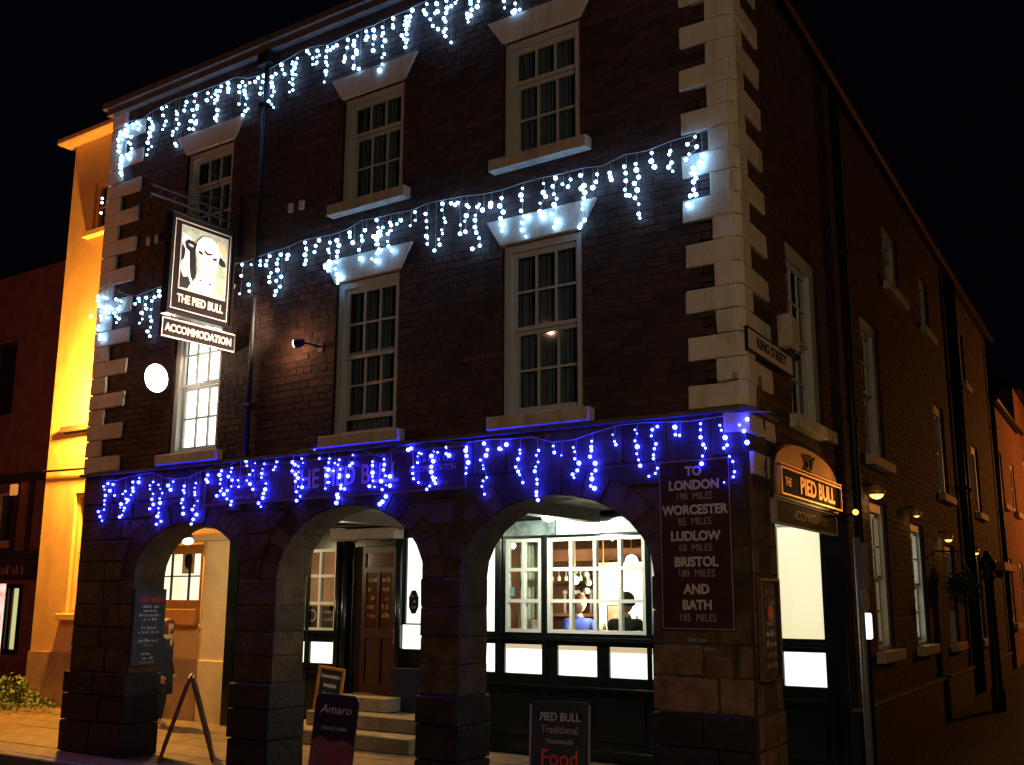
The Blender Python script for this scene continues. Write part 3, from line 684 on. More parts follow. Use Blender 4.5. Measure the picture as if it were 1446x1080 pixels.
# badge on the right-hand panel and window stickers
bm = nb(); pts = [(-5.84 + 0.085 * math.cos(t) * 1.0, 1.72 + 0.16 * math.sin(t)) for t in [math.pi / 4 * (k + .5) for k in range(8)]]
prism(bm, [(a, b) for a, b in pts], SY + 0.02, SY + 0.028); bd = obj('badge', bm, M_black, SHOP)
STK = mat('sticker_dark', (0.03, 0.03, 0.03), 0.5)
for i in range(3): scribble('badge_lettering', SHOP, -5.89, -5.79, 1.78 - i * 0.07, 0.05, M_white, SY + 0.018, seed=30 + i)
for k in (6, 7, 5):
    x0, x1, z0, z1 = LOWP[k]; bm = nb(); sbox(bm, x0 + 0.003, z1 - 0.05 - 0.012 * (k == 7), x1 - 0.003, z1 - 0.003, 0.022, 0.0295); obj('panel_shade_strip', bm, emis('amber_shade_strip', (0.75, 0.58, 0.30), 0.8) if 'amber_shade_strip' not in MATS else MATS['amber_shade_strip'], SHOP)  # dimmer strip stands for an inner ledge's shade along the panel tops
def poster(x0, x1, z0, z1, m, lines=0, y=SY + 0.012, lm=None, seed=0):
    bm = nb(); box(bm, x0, y, z0, x1, y + 0.003, z1); q = obj('window_poster', bm, m, SHOP)
    for i in range(lines): scribble('poster_lettering', SHOP, x0 + 0.02, x1 - 0.02, z1 - (i + 1) * (z1 - z0) / (lines + 1), (z1 - z0) / (lines + 1) * 0.55, lm or M_white, y - 0.001, seed=seed + i)
poster(-7.76, -7.53, 1.37, 1.66, STK); poster(-7.46, -7.22, 1.37, 1.66, STK, 2, seed=3); poster(-7.32, -7.22, 1.58, 1.66, mat('blue_sticker', (0.2, 0.5, 0.7), 0.5))
bm = nb(); 
for k in range(24):
    t = 2 * math.pi * k / 24; t2 = 2 * math.pi * (k + 1) / 24
    prism(bm, [(-7.645 + 0.08 * math.cos(t), 1.53 + 0.08 * math.sin(t)), (-7.645 + 0.08 * math.cos(t2), 1.53 + 0.08 * math.sin(t2)), (-7.645 + 0.065 * math.cos(t2), 1.53 + 0.065 * math.sin(t2)), (-7.645 + 0.065 * math.cos(t), 1.53 + 0.065 * math.sin(t))], SY + 0.008, SY + 0.0105)
obj('poster_ring', bm, M_white, SHOP)
poster(-4.34, -4.26, 1.80, 1.90, mat('teal_sticker', (0.2, 0.5, 0.55), 0.5)); poster(-4.0, -3.9, 1.42, 1.52, M_white, 2, lm=STK)

# ============================================================ INSIDE THE BAR
M_iw = mat('bar_wall', (0.22, 0.10, 0.05), 0.8, color2=(0.45, 0.24, 0.12), nscale=1.6)
M_ic = mat('bar_ceiling', (0.30, 0.19, 0.13), 0.8, noise=0.2, nscale=2)
bm = nb(); box(bm, -8.75, 6.6, 0.3, -0.75, 6.7, 2.95); obj('bar_back_wall', bm, M_iw, PUB)
bm = nb(); box(bm, -8.75, 3.12, 0.3, -8.65, 6.59, 2.95); box(bm, -0.80, 3.62, 0.3, -0.70, 6.59, 2.95); obj('bar_end_wall', bm, M_iw, PUB)
bm = nb(); box(bm, -8.64, 3.62, 2.86, -0.82, 6.59, 2.95); obj('bar_ceiling', bm, M_ic, PUB)
bm = nb(); box(bm, -8.64, 3.11, 0.30, -0.82, 6.59, 0.5); obj('bar_floor', bm, M_wood, PUB)
bm = nb(); box(bm, -7.05, 3.7, 0.5, -5.0, 3.8, 2.85); obj('bar_partition', bm, M_iw, PUB)
for x in (-7.6, -5.6, -3.9, -2.2):
    bm = nb(); box(bm, x - 0.07, 3.62, 2.72, x + 0.07, 6.58, 2.857); obj('bar_beam', bm, mat('bar_beam_wood', (0.07, 0.03, 0.018), 0.6), PUB)
t = thing('bar_counter', 'dark wooden bar counter at the back of the lit bar', 'bar counter', (-4.4, 5.4, 0.5))
bm = nb(); box(bm, -1.3, 0, 0, 1.6, 0.5, 1.02); obj('counter', bm, M_wood, t); bm = nb(); box(bm, -1.36, -0.08, 1.021, 1.66, 0.55, 1.07); obj('counter_top', bm, mat('counter_top_wood', (0.25, 0.11, 0.05), 0.25), t, bevel=0.01)
bm = nb(); box(bm, -1.3, -0.05, 1.80, 1.6, 0.5, 1.96); obj('canopy', bm, mat('gantry_wood', (0.36, 0.17, 0.10), 0.4, noise=0.2, nscale=3), t)
for x in (-1.25, 0.1, 1.55): bm = nb(); tube(bm, (x, 0.05, 1.07), (x, 0.05, 1.80), 0.03); obj('gantry_post', bm, M_wood, t)
for k in range(4): bm = nb(); tube(bm, (-0.7 + k * 0.22, 0.12, 1.07), (-0.7 + k * 0.22, 0.12, 1.33), 0.022); ball(bm, (-0.7 + k * 0.22, 0.12, 1.36), 0.04, 8); obj('beer_pump', bm, M_white, t, smooth=True)
gp = None
for k in range(16):
    x = -5.6 + k * 0.17
    h = random.uniform(0.2, 0.28)
    bm = nb(); lathe(bm, [(0.035, 0), (0.036, h * .6), (0.012, h * .78), (0.012, h)], n=8)
    o = obj('bottle', bm, mat('bottle_glass_%d' % (k % 4), [(0.3, 0.12, 0.03), (0.05, 0.2, 0.08), (0.6, 0.55, 0.4), (0.05, 0.08, 0.3)][k % 4], 0.1, spec=0.8), None, (x, 6.45, 2.0)); tag(o, '%s %s bottle from the left on the shelf along the back wall of the bar' % (ORD[k], ('amber', 'green', 'cream', 'blue')[k % 4]), 'bottle', 'bottles on the back bar shelf')
bx('shelf', M_wood, PUB, -5.8, 6.3, 1.96, -2.9, 6.59, 1.995)
PH = [(-5.55, 1.75, 0.28, 0.36, (0.14, 0.08, 0.05)), (-5.1, 1.70, 0.22, 0.28, (0.4, 0.35, 0.25)), (-3.25, 1.72, 0.26, 0.34, (0.5, 0.42, 0.3)), (-7.6, 1.8, 0.3, 0.4, (0.3, 0.2, 0.1))]
for i, (x, z, w, h, c) in enumerate(PH):
    t = thing('picture_frame', ['dark framed picture left of the bar shelf', 'small pale framed picture beside the darker one on the bar wall', 'pale framed picture right of the bar shelf', 'framed picture on the wall behind the small left window'][i], 'picture', (x, 6.58, z))
    bx('frame', M_black, t, -w / 2, -0.03, -h / 2, w / 2, 0, h / 2); bx('print', mat('print_%d' % i, c, 0.6, noise=0.6, nscale=9), t, -w / 2 + 0.03, -0.034, -h / 2 + 0.03, w / 2 - 0.03, -0.031, h / 2 - 0.03)
# warm globe lamps
for i, (x, y, z, r, e) in enumerate(((-3.40, 4.4, 2.24, 0.085, 60), (-3.93, 4.6, 1.98, 0.10, 75), (-4.55, 4.9, 2.02, 0.06, 16), (-7.5, 4.6, 2.25, 0.09, 40), (-1.9, 4.6, 2.2, 0.1, 20))):
    t = thing('globe_lamp', ['glowing globe lamp at the top right of the large shop window', 'brightest glowing globe lamp in the middle of the large shop window', 'smaller glowing globe lamp left of the brightest one in the bar', 'glowing globe lamp behind the small window left of the door', 'glowing globe lamp behind the pier with the mileage board'][i], 'lamp', (x, y, z))
    bm = nb(); ball(bm, (0, 0, 0), r, 14); obj('globe', bm, M_globe, t, smooth=True)
    bm = nb(); tube(bm, (0, 0, r), (0, 0, 2.86 - z), 0.01, 6); obj('rod', bm, M_gold, t)
    light('globe_glow', 'POINT', (x, y - 0.0, z - r - 0.06), e, (1.0, 0.78, 0.5), 0.06, parent=t)
bm = nb(); box(bm, -4.25, 4.95, 0.5, -3.05, 5.15, 2.25); obj('added_cream_wall', bm, mat('added_wall_cream', (0.75, 0.66, 0.45), 0.8, noise=0.15, nscale=4), PUB)  # cream wall added behind the lamps so their light blows out white
bm = nb(); box(bm, -4.32, 4.86, 1.30, -2.98, 4.949, 1.37); obj('added_wall_shelf', bm, M_wood, PUB, bevel=0.006)
for k in range(12):
    x = -4.2 + 0.1 * k + random.uniform(-0.02, 0.02); h = random.uniform(0.07, 0.2); r_ = random.uniform(0.018, 0.035)
    bm = nb(); lathe(bm, [(r_ * 0.8, 0), (r_, h * 0.4), (r_ * 0.5, h * 0.8), (r_ * 0.6, h)], n=8)
    o = obj('mantel_ornament', bm, mat('ornament_%d' % (k % 4), [(0.5, 0.05, 0.05), (0.06, 0.05, 0.04), (0.1, 0.2, 0.5), (0.35, 0.3, 0.1)][k % 4], 0.3), None, (x, 4.91, 1.371)); tag(o, '%s small %s ornament from the left on the shelf behind the bright lamps' % (ORD[k], ('red', 'black', 'blue', 'olive')[k % 4]), 'ornament', 'ornaments on the bar shelf')
for i, (x0, z0, w, h, c) in enumerate(((-3.95, 1.55, 0.24, 0.3, (0.2, 0.1, 0.06)), (-3.35, 1.5, 0.16, 0.34, (0.25, 0.18, 0.1)))):
    t = thing('picture_frame', ['dark picture on the added cream wall behind the brightest lamp', 'narrow dark picture at the right of the added cream wall'][i], 'picture', (x0, 4.949, z0))
    bx('frame', M_black, t, -w / 2, -0.025, -h / 2, w / 2, 0, h / 2); bx('print', mat('cprint_%d' % i, c, 0.6, noise=0.6, nscale=9), t, -w / 2 + 0.02, -0.029, -h / 2 + 0.02, w / 2 - 0.02, -0.026, h / 2 - 0.02)
for k in range(10):
    bm = nb(); lathe(bm, [(0.02, 0), (0.004, 0.01), (0.004, 0.06), (0.028, 0.09), (0.024, 0.14)], n=8)
    o = obj('wine_glass', bm, mat('glassware', (0.7, 0.72, 0.7), 0.1, spec=0.8), None, (-5.3 + k * 0.12, 5.3, 2.16), rot=(math.pi, 0, 0)); tag(o, '%s wine glass from the left hanging upside down over the bar' % ORD[k], 'glass', 'glasses hanging over the bar')
# cluster of baubles / glasses round the bright lamp
for k in range(9):
    a = k * 0.7; 
    bm = nb(); ball(bm, (0, 0, 0), 0.045, 8); o = obj('bauble', bm, mat('pearl_bauble', (0.8, 0.75, 0.6), 0.15, spec=0.8), None, (-4.27 + 0.14 * math.cos(a), 4.55, 1.98 + 0.17 * math.sin(a)), smooth=True)
    tag(o, '%s pale shiny bauble, counted anticlockwise from the right, in the ring beside the bright lamp' % ORD[k], 'bauble', 'baubles in the bar window')
# drapes in the narrow window and in the left window
def drape(x0, x1, y, z0, z1, m, amp=0.03, taper=0.0):
    bm = nb(); n = 26; prev = None
    for i in range(n + 1):
        u = i / n; x = x0 + (x1 - x0) * u; xb = x0 + (x1 - x0) * u + taper * (1 - u)
        r_ = (bm.verts.new((xb, y + amp * math.sin(i * 1.3), z0)), bm.verts.new((x, y + amp * math.sin(i * 1.3 + .4), z1)))
        if prev: bm.faces.new((prev[0], r_[0], r_[1], prev[1]))
        prev = r_
    return obj('curtain', bm, m, None, smooth=True)
tag(drape(-4.4, -4.08, 3.3, 1.38, 2.5, mat('pale_drape', (0.75, 0.72, 0.55), 0.8, noise=0.1, nscale=9)), 'pale curtain hanging behind the narrow shop window', 'curtain')
tag(drape(-4.12, -3.98, 3.32, 1.38, 2.5, mat('gold_drape', (0.6, 0.32, 0.06), 0.7, noise=0.3, nscale=9), 0.02, -0.08), 'gold curtain hanging behind the narrow shop window', 'curtain')
tag(drape(-7.45, -7.2, 3.3, 1.34, 2.45, mat('tan_drape', (0.45, 0.26, 0.12), 0.8)), 'tan curtain behind the small window left of the door', 'curtain')
t = thing('bar_table', 'small dark table inside the large shop window', 'table', (-3.75, 4.35, 0.5))
bm = nb(); lathe(bm, [(0.36, 0.70), (0.37, 0.72), (0.36, 0.745)], n=20); obj('table_top', bm, M_wood, t); bm = nb(); lathe(bm, [(0.2, 0), (0.19, 0.03), (0.035, 0.07), (0.035, 0.70)], n=12); obj('pedestal', bm, M_iron, t)

# ============================================================ PEOPLE
def person(label, loc, rz, chains, radii, coat, skin, hair, headc, headr, hairfn, hem=None, trousers=None, shoes=None, extra=None):
    t = thing('person', label, 'person', loc, rz)
    me = bpy.data.meshes.new('body'); verts = []; edges = []; idx = {}
    for ch in chains:
        prev = None
        for n_, co in ch:
            if n_ not in idx: idx[n_] = len(verts); verts.append(co)
            if prev is not None: edges.append((prev, idx[n_]))
            prev = idx[n_]
    me.from_pydata(verts, edges, []); me.update()
    o = bpy.data.objects.new('body', me); COL.objects.link(o)
    md = o.modifiers.new('skin', 'SKIN'); md.use_smooth_shade = True
    sv = me.skin_vertices[0].data
    for n_, i in idx.items():
        r = radii.get(n_, 0.05); sv[i].radius = r if isinstance(r, tuple) else (r, r); sv[i].use_root = (n_ == 'pelvis')
    s2 = o.modifiers.new('sub', 'SUBSURF'); s2.levels = 2
    dg = bpy.context.evaluated_depsgraph_get(); me2 = bpy.data.meshes.new_from_object(o.evaluated_get(dg)); bpy.data.objects.remove(o)
    me2.materials.clear(); 
    for m in (coat, trousers or coat, shoes or M_black, skin): me2.materials.append(m)
    for p_ in me2.polygons:
        c = p_.center; p_.use_smooth = True
        p_.material_index = extra(c) if extra else 0
    b = link('body', me2, t)
    # head with nose, ears, eye sockets and mouth
    bm = nb(); bmesh.ops.create_uvsphere(bm, u_segments=20, v_segments=16, radius=headr)
    for v in bm.verts:
        x, y, z = v.co; z *= 1.28; x *= 0.92
        if z < 0: k = 1 + 0.32 * z / (headr * 1.28); x *= k; y *= 1 + 0.12 * z / headr
        fr = max(0, -y / headr)
        if fr > 0.85 and abs(x) < headr * 0.28 and -0.35 * headr < z < 0.12 * headr: y -= headr * 0.24 * (1 - abs(x) / (headr * 0.28)) * (0.6 - z / headr)
        if fr > 0.6 and abs(abs(x) - headr * 0.36) < headr * 0.16 and abs(z - 0.12 * headr) < headr * 0.13: y += headr * 0.07
        v.co = (x, y, z)
    hd = obj('head', bm, skin, t, headc, smooth=True)
    bm = nb()
    for sx in (-1, 1): ball(bm, (sx * headr * 0.34, -headr * 0.86, headr * 0.1), headr * 0.09, 8)
    obj('eyes', bm, M_black, hd)
    bm = nb(); ball(bm, (0, -headr * 0.86, -headr * 0.6), headr * 0.2, 8, (1, 0.35, 0.25)); obj('mouth', bm, mat('lips', (0.35, 0.1, 0.08), 0.6), hd)
    bm = nb()
    for sx in (-1, 1): ball(bm, (sx * headr * 0.92, headr * 0.05, 0), headr * 0.2, 8, (0.4, 0.7, 1.1))
    obj('ears', bm, skin, hd)
    bm = nb(); bmesh.ops.create_uvsphere(bm, u_segments=20, v_segments=16, radius=headr * 1.12)
    for v in bm.verts:
        x, y, z = v.co; z = z * 1.22 + headr * 0.12; hairfn(v, x, y, z, headr)
    dead = [v for v in bm.verts if v.co.y < -headr * 0.70 and v.co.z < headr * 0.55]
    bmesh.ops.delete(bm, geom=dead, context='VERTS')
    for v in bm.verts: v.co += Vector((random.uniform(-1, 1), random.uniform(-1, 1), random.uniform(-1, 1))) * headr * 0.03
    hr = obj('hair', bm, hair, t, headc, smooth=True)
    # hands: palm and five bent fingers each
    for side in ('l', 'r'):
        h = Vector(verts[idx['hand_' + side]]); wv = Vector(verts[idx['wrist_' + side]]); d = (h - wv).normalized(); lat = Vector((0, 1, 0)) if abs(d.y) < 0.7 else Vector((1, 0, 0)); n_ = d.cross(lat).normalized(); lat = n_.cross(d)
        bm = nb(); bmesh.ops.create_uvsphere(bm, u_segments=10, v_segments=7, radius=1.0, matrix=Matrix.Translation(h + d * 0.03) @ Matrix((lat * 0.040, n_ * 0.016, d * 0.052)).transposed().to_4x4())
        for k, (off, ln) in enumerate(((-0.030, 0.060), (-0.010, 0.072), (0.010, 0.068), (0.029, 0.052))):
            p0 = h + d * 0.065 + lat * off; p1 = p0 + d * ln * 0.5 + n_ * 0.004; p2 = p1 + d * ln * 0.38 + n_ * 0.022
            tube(bm, p0, p1, 0.0085, 7, 0.008); tube(bm, p1, p2, 0.008, 7, 0.0062)
        p0 = h + d * 0.012 - lat * 0.035; p1 = p0 - lat * 0.022 + d * 0.03; p2 = p1 + d * 0.028 + n_ * 0.008 + lat * 0.004
        tube(bm, p0, p1, 0.011, 7, 0.0095); tube(bm, p1, p2, 0.0095, 7, 0.007)
        obj('hand', bm, skin, t, smooth=True)
    return t
M_skin = mat('skin', (0.45, 0.26, 0.19), 0.55); M_coat = mat('navy_coat', (0.014, 0.016, 0.028), 0.85, noise=0.3, nscale=20, bump=0.3, bscale=60)
M_hairr = mat('auburn_hair', (0.09, 0.025, 0.015), 0.6, noise=0.4, nscale=40, stretch=(1, 1, 0.2)); M_hairb = mat('dark_hair', (0.015, 0.01, 0.008), 0.6, noise=0.4, nscale=40)
M_denim = mat('dark_trousers', (0.012, 0.012, 0.016), 0.85); M_shoe = mat('pale_shoes', (0.45, 0.32, 0.2), 0.6)
def long_hair(v, x, y, z, r):
    x *= 1.12; y = y * 1.12 + r * 0.06
    if z < 0: z *= 1.5
    v.co = (x, y, z)
def short_hair(v, x, y, z, r):
    if z < -r * 0.35: z = -r * 0.35
    v.co = (x, y, z)
def legs(hip, dz, split=0.0, stride=0.12):
    return
st_ch = [[('pelvis', (0, 0, 0.86)), ('waist', (0, 0.01, 1.02)), ('chest', (0, 0.0, 1.22)), ('neckb', (0, -0.01, 1.36)), ('neck', (0, -0.03, 1.43))],
         [('chest', 0), ('sh_l', (-0.17, 0, 1.31)), ('el_l', (-0.225, 0.02, 1.06)), ('wrist_l', (-0.20, -0.07, 0.84)), ('hand_l', (-0.195, -0.09, 0.78))],
         [('chest', 0), ('sh_r', (0.17, 0, 1.31)), ('el_r', (0.21, 0.03, 1.05)), ('wrist_r', (0.19, -0.06, 0.84)), ('hand_r', (0.185, -0.08, 0.78))],
         [('pelvis', 0), ('hip_l', (-0.09, 0, 0.80)), ('knee_l', (-0.10, -0.09, 0.46)), ('ank_l', (-0.10, -0.04, 0.09)), ('toe_l', (-0.10, -0.18, 0.04))],
         [('pelvis', 0), ('hip_r', (0.09, 0, 0.80)), ('knee_r', (0.10, 0.04, 0.45)), ('ank_r', (0.10, 0.15, 0.10)), ('toe_r', (0.11, 0.03, 0.04))]]
st_r = {'pelvis': (0.15, 0.12), 'waist': (0.135, 0.105), 'chest': (0.155, 0.115), 'neckb': 0.06, 'neck': 0.048, 'sh_l': 0.065, 'sh_r': 0.065, 'el_l': 0.05, 'el_r': 0.05, 'wrist_l': 0.034, 'wrist_r': 0.034, 'hand_l': 0.022, 'hand_r': 0.022,
        'hip_l': 0.098, 'hip_r': 0.098, 'knee_l': 0.064, 'knee_r': 0.064, 'ank_l': 0.042, 'ank_r': 0.042, 'toe_l': 0.038, 'toe_r': 0.038}
def ex_st(c):
    if c.z > 1.37: return 3
    return 2 if c.z < 0.13 else (1 if c.z < 0.55 else 0)
pr = person('person in long dark coat with auburn hair by the lit yellow wall', (-9.72, 2.2, 0.0), math.radians(112), st_ch, st_r, M_coat, M_skin, M_hairr, (0, -0.04, 1.545), 0.092, long_hair, trousers=M_denim, shoes=M_shoe, extra=ex_st)
bm = nb(); lathe(bm, [(0.195, 0.50), (0.185, 0.7), (0.16, 0.98), (0.165, 1.15), (0.15, 1.28)], n=18)
for v in bm.verts: v.co.y *= 0.82; v.co.x += 0.008 * math.sin(9 * math.atan2(v.co.y, v.co.x))
obj('coat', bm, M_coat, pr, smooth=True)
bm = nb(); lathe(bm, [(0.075, 1.33), (0.098, 1.37), (0.085, 1.42), (0.06, 1.44)], (0, -0.02, 0), n=14); ball(bm, (-0.03, -0.13, 1.30), 0.05, 8, (0.8, 0.5, 1.5)); obj('scarf', bm, mat('pale_scarf', (0.35, 0.28, 0.2), 0.9), pr, smooth=True)
pr.scale = (0.88, 0.88, 0.88)
si_ch = [[('pelvis', (0, 0, 0.52)), ('waist', (0, 0.01, 0.68)), ('chest', (0, -0.01, 0.88)), ('neckb', (0, -0.03, 1.03)), ('neck', (0, -0.05, 1.09))],
         [('chest', 0), ('sh_l', (-0.19, -0.01, 0.98)), ('el_l', (-0.24, -0.12, 0.76)), ('wrist_l', (-0.12, -0.32, 0.74)), ('hand_l', (-0.07, -0.38, 0.75))],
         [('chest', 0), ('sh_r', (0.19, -0.01, 0.98)), ('el_r', (0.24, -0.12, 0.76)), ('wrist_r', (0.12, -0.32, 0.74)), ('hand_r', (0.07, -0.38, 0.75))],
         [('pelvis', 0), ('hip_l', (-0.10, -0.04, 0.50)), ('knee_l', (-0.12, -0.44, 0.50)), ('ank_l', (-0.12, -0.46, 0.09)), ('toe_l', (-0.12, -0.60, 0.04))],
         [('pelvis', 0), ('hip_r', (0.10, -0.04, 0.50)), ('knee_r', (0.12, -0.44, 0.50)), ('ank_r', (0.12, -0.46, 0.09)), ('toe_r', (0.12, -0.60, 0.04))]]
def ex_si(c): return 3 if c.z > 1.04 else (2 if c.z < 0.12 else (1 if c.z < 0.58 and c.y < -0.12 else 0))
for lab, loc, rz, cm, hm in (('person with dark hair sitting with their back to the large shop window', (-3.17, 3.78, 0.52), 180, mat('dark_jumper', (0.02, 0.015, 0.015), 0.9), M_hairb), ('person in a blue top sitting facing the bar table', (-4.30, 4.55, 0.5), 60, mat('blue_top', (0.03, 0.06, 0.3), 0.8), M_hairr)):
    q = person(lab, loc, math.radians(rz), si_ch, st_r, cm, M_skin, hm, (0, -0.055, 1.20), 0.095, short_hair, trousers=M_denim, extra=ex_si)
    ch = thing('bar_chair', 'wooden chair under the ' + ('dark haired person by the shop window' if rz == 180 else 'person in the blue top'), 'chair', loc, math.radians(rz))
    bx('seat', M_wood, ch, -0.2, -0.22, 0.38, 0.2, 0.2, 0.41, 0.005); bx('backrest', M_wood, ch, -0.2, 0.2, 0.55, 0.2, 0.225, 0.85, 0.005)
    for a in (-0.18, 0.16):
        for b_ in (-0.2, 0.18): bx('leg', M_wood, ch, a, b_, 0.0, a + 0.03, b_ + 0.03, 0.379)
UP_BULBS = "-829,776 -815,773 -807,774 -798,767 -805,765 -816,769 -829,769 -841,769 -834,765 -828,761 -818,757 -843,765 -836,758 -844,760 -842,756 -823,751 -842,750 -819,748 -815,740 -842,743 -816,735 -836,736 -822,733 -834,731 -819,728 -837,729 -837,723 -835,718 -834,711 -830,707 -832,766 -783,773 -777,767 -775,763 -780,760 -774,756 -780,753 -778,748 -780,745 -780,739 -774,733 -779,730 -781,723 -771,759 -749,780 -756,779 -755,770 -748,760 -750,755 -753,750 -728,768 -725,763 -725,756 -723,750 -725,744 -732,742 -732,737 -727,725 -723,721 -709,775 -712,771 -713,765 -693,780 -695,772 -689,765 -698,762 -688,760 -692,752 -701,748 -696,746 -688,745 -688,741 -700,737 -693,735 -670,776 -663,769 -671,767 -644,777 -653,774 -647,772 -655,770 -650,766 -656,763 -651,762 -655,758 -651,749 -650,742 -653,739 -651,735 -633,778 -632,771 -631,766 -607,772 -595,768 -602,766 -602,759 -602,755 -598,749 -601,742 -595,735 -599,733 -603,729 -612,768 -611,760 -611,745 -585,766 -581,770 -570,769 -572,762 -567,758 -576,756 -575,748 -569,748 -552,767 -557,764 -556,756 -555,751 -553,745 -555,740 -561,735 -556,730 -552,725 -541,774 -540,768 -537,762 -524,773 -516,775 -517,769 -524,770 -520,766 -519,763 -523,761 -522,757 -517,755 -522,751 -526,748 -521,744 -522,738 -527,737 -501,779 -498,775 -492,768 -484,774 -481,768 -485,767 -485,761 -490,759 -485,758 -470,775 -470,770 -464,769 -459,770 -455,772 -470,762 -470,756 -468,752 -470,745 -470,741 -472,733 -438,773 -429,769 -424,773 -439,764 -428,763 -425,756 -424,752 -442,755 -441,752 -429,749 -442,748 -427,739 -429,737 -420,733 -412,775 -400,772 -409,767 -412,765 -400,765 -399,762 -401,756 -401,749 -387,771 -386,764 -388,761 -384,755 -388,750 -385,740 -388,737 -386,728 -391,723 -374,778 -373,770 -372,766 -347,778 -349,771 -355,773 -355,768 -351,767 -358,765 -354,764 -354,758 -354,753 -360,753 -357,748 -352,746 -354,743 -356,739 -328,779 -331,772 -329,768 -315,775 -313,765 -316,764 -301,773 -301,765 -295,765 -290,767 -287,770 -301,759 -322,759 -305,755 -303,751 -319,751 -312,745 -302,742 -305,740 -301,733 -295,725 -270,762 -270,759 -261,759 -262,753 -269,752 -274,749 -271,747 -274,745 -274,741 -230,749 -229,741 -216,741 -217,734 -219,733 -210,732"
MID_BULBS = "-856,549 -855,543 -844,546 -836,543 -820,540 -807,535 -852,536 -843,532 -835,532 -827,529 -814,526 -809,529 -849,528 -839,526 -829,523 -821,522 -847,522 -837,519 -816,517 -809,513 -846,517 -815,509 -849,509 -850,505 -845,497 -840,492 -846,492 -869,525 -773,533 -778,527 -771,529 -759,532 -759,523 -747,526 -743,530 -734,536 -733,530 -757,518 -746,515 -763,513 -764,506 -767,501 -747,506 -743,500 -746,493 -749,488 -746,482 -588,543 -588,530 -589,509 -572,540 -574,517 -572,509 -573,503 -558,542 -558,537 -547,540 -544,545 -548,535 -525,543 -530,539 -531,534 -529,526 -540,525 -543,521 -524,518 -530,514 -540,514 -525,507 -529,502 -532,498 -513,540 -515,536 -489,550 -487,543 -486,541 -488,536 -485,529 -487,525 -467,548 -472,543 -473,536 -452,543 -453,535 -451,531 -452,522 -458,519 -456,516 -453,512 -441,543 -438,537 -439,530 -440,525 -442,520 -442,512 -438,505 -436,501 -438,500 -433,500 -438,496 -423,548 -422,543 -418,536 -401,546 -406,541 -405,536 -410,527 -407,517 -386,554 -384,546 -378,545 -380,541 -384,541 -385,538 -381,537 -389,537 -385,533 -384,528 -386,528 -382,522 -386,519 -392,514 -384,510 -368,548 -367,545 -366,539 -368,539 -370,536 -370,528 -369,523 -363,517 -358,544 -353,547 -341,539 -335,552 -334,543 -321,547 -321,540 -320,533 -320,524 -319,522 -319,516 -300,553 -301,547 -298,538 -297,534 -300,526 -299,522 -305,518 -303,512 -309,507 -289,551 -285,549 -281,550 -270,545 -268,543 -271,535 -273,530 -278,527 -278,518 -272,519 -255,543 -258,541 -251,536 -242,541 -242,538 -260,533 -260,528 -260,521 -258,515 -255,509 -255,502 -263,500 -230,544 -231,536 -227,529 -231,524 -230,518 -228,511 -206,548 -208,542 -206,536 -207,526 -204,520 -201,519 -207,515 -207,508 -203,501 -182,547 -183,539 -181,535 -186,529 -186,521 -185,518 -183,514 -170,550 -172,542 -172,535 -169,530 -172,525 -174,516 -169,510 -168,507 -171,503 -162,542 -162,542 -157,539 -154,545 -143,546 -140,536 -143,534 -139,529 -126,543 -127,536 -131,532 -140,524 -141,519 -141,514 -139,503 -143,500 -145,498 -114,542 -113,538 -112,535 -99,544 -98,538 -97,530 -99,523 -97,517 -94,516 -88,544 -87,538 -85,531 -89,526 -87,520 -89,513 -86,507 -86,498 -85,494 -72,550 -73,543 -70,537 -54,547 -56,545 -54,537 -56,533 -53,529 -39,550 -31,554 -30,545 -37,540 -40,536 -26,537 -24,536 -28,530 -28,526 -34,527 -36,523 -33,522 -32,518 -34,515 -34,508 -37,503 -32,503 -39,497 -40,496"
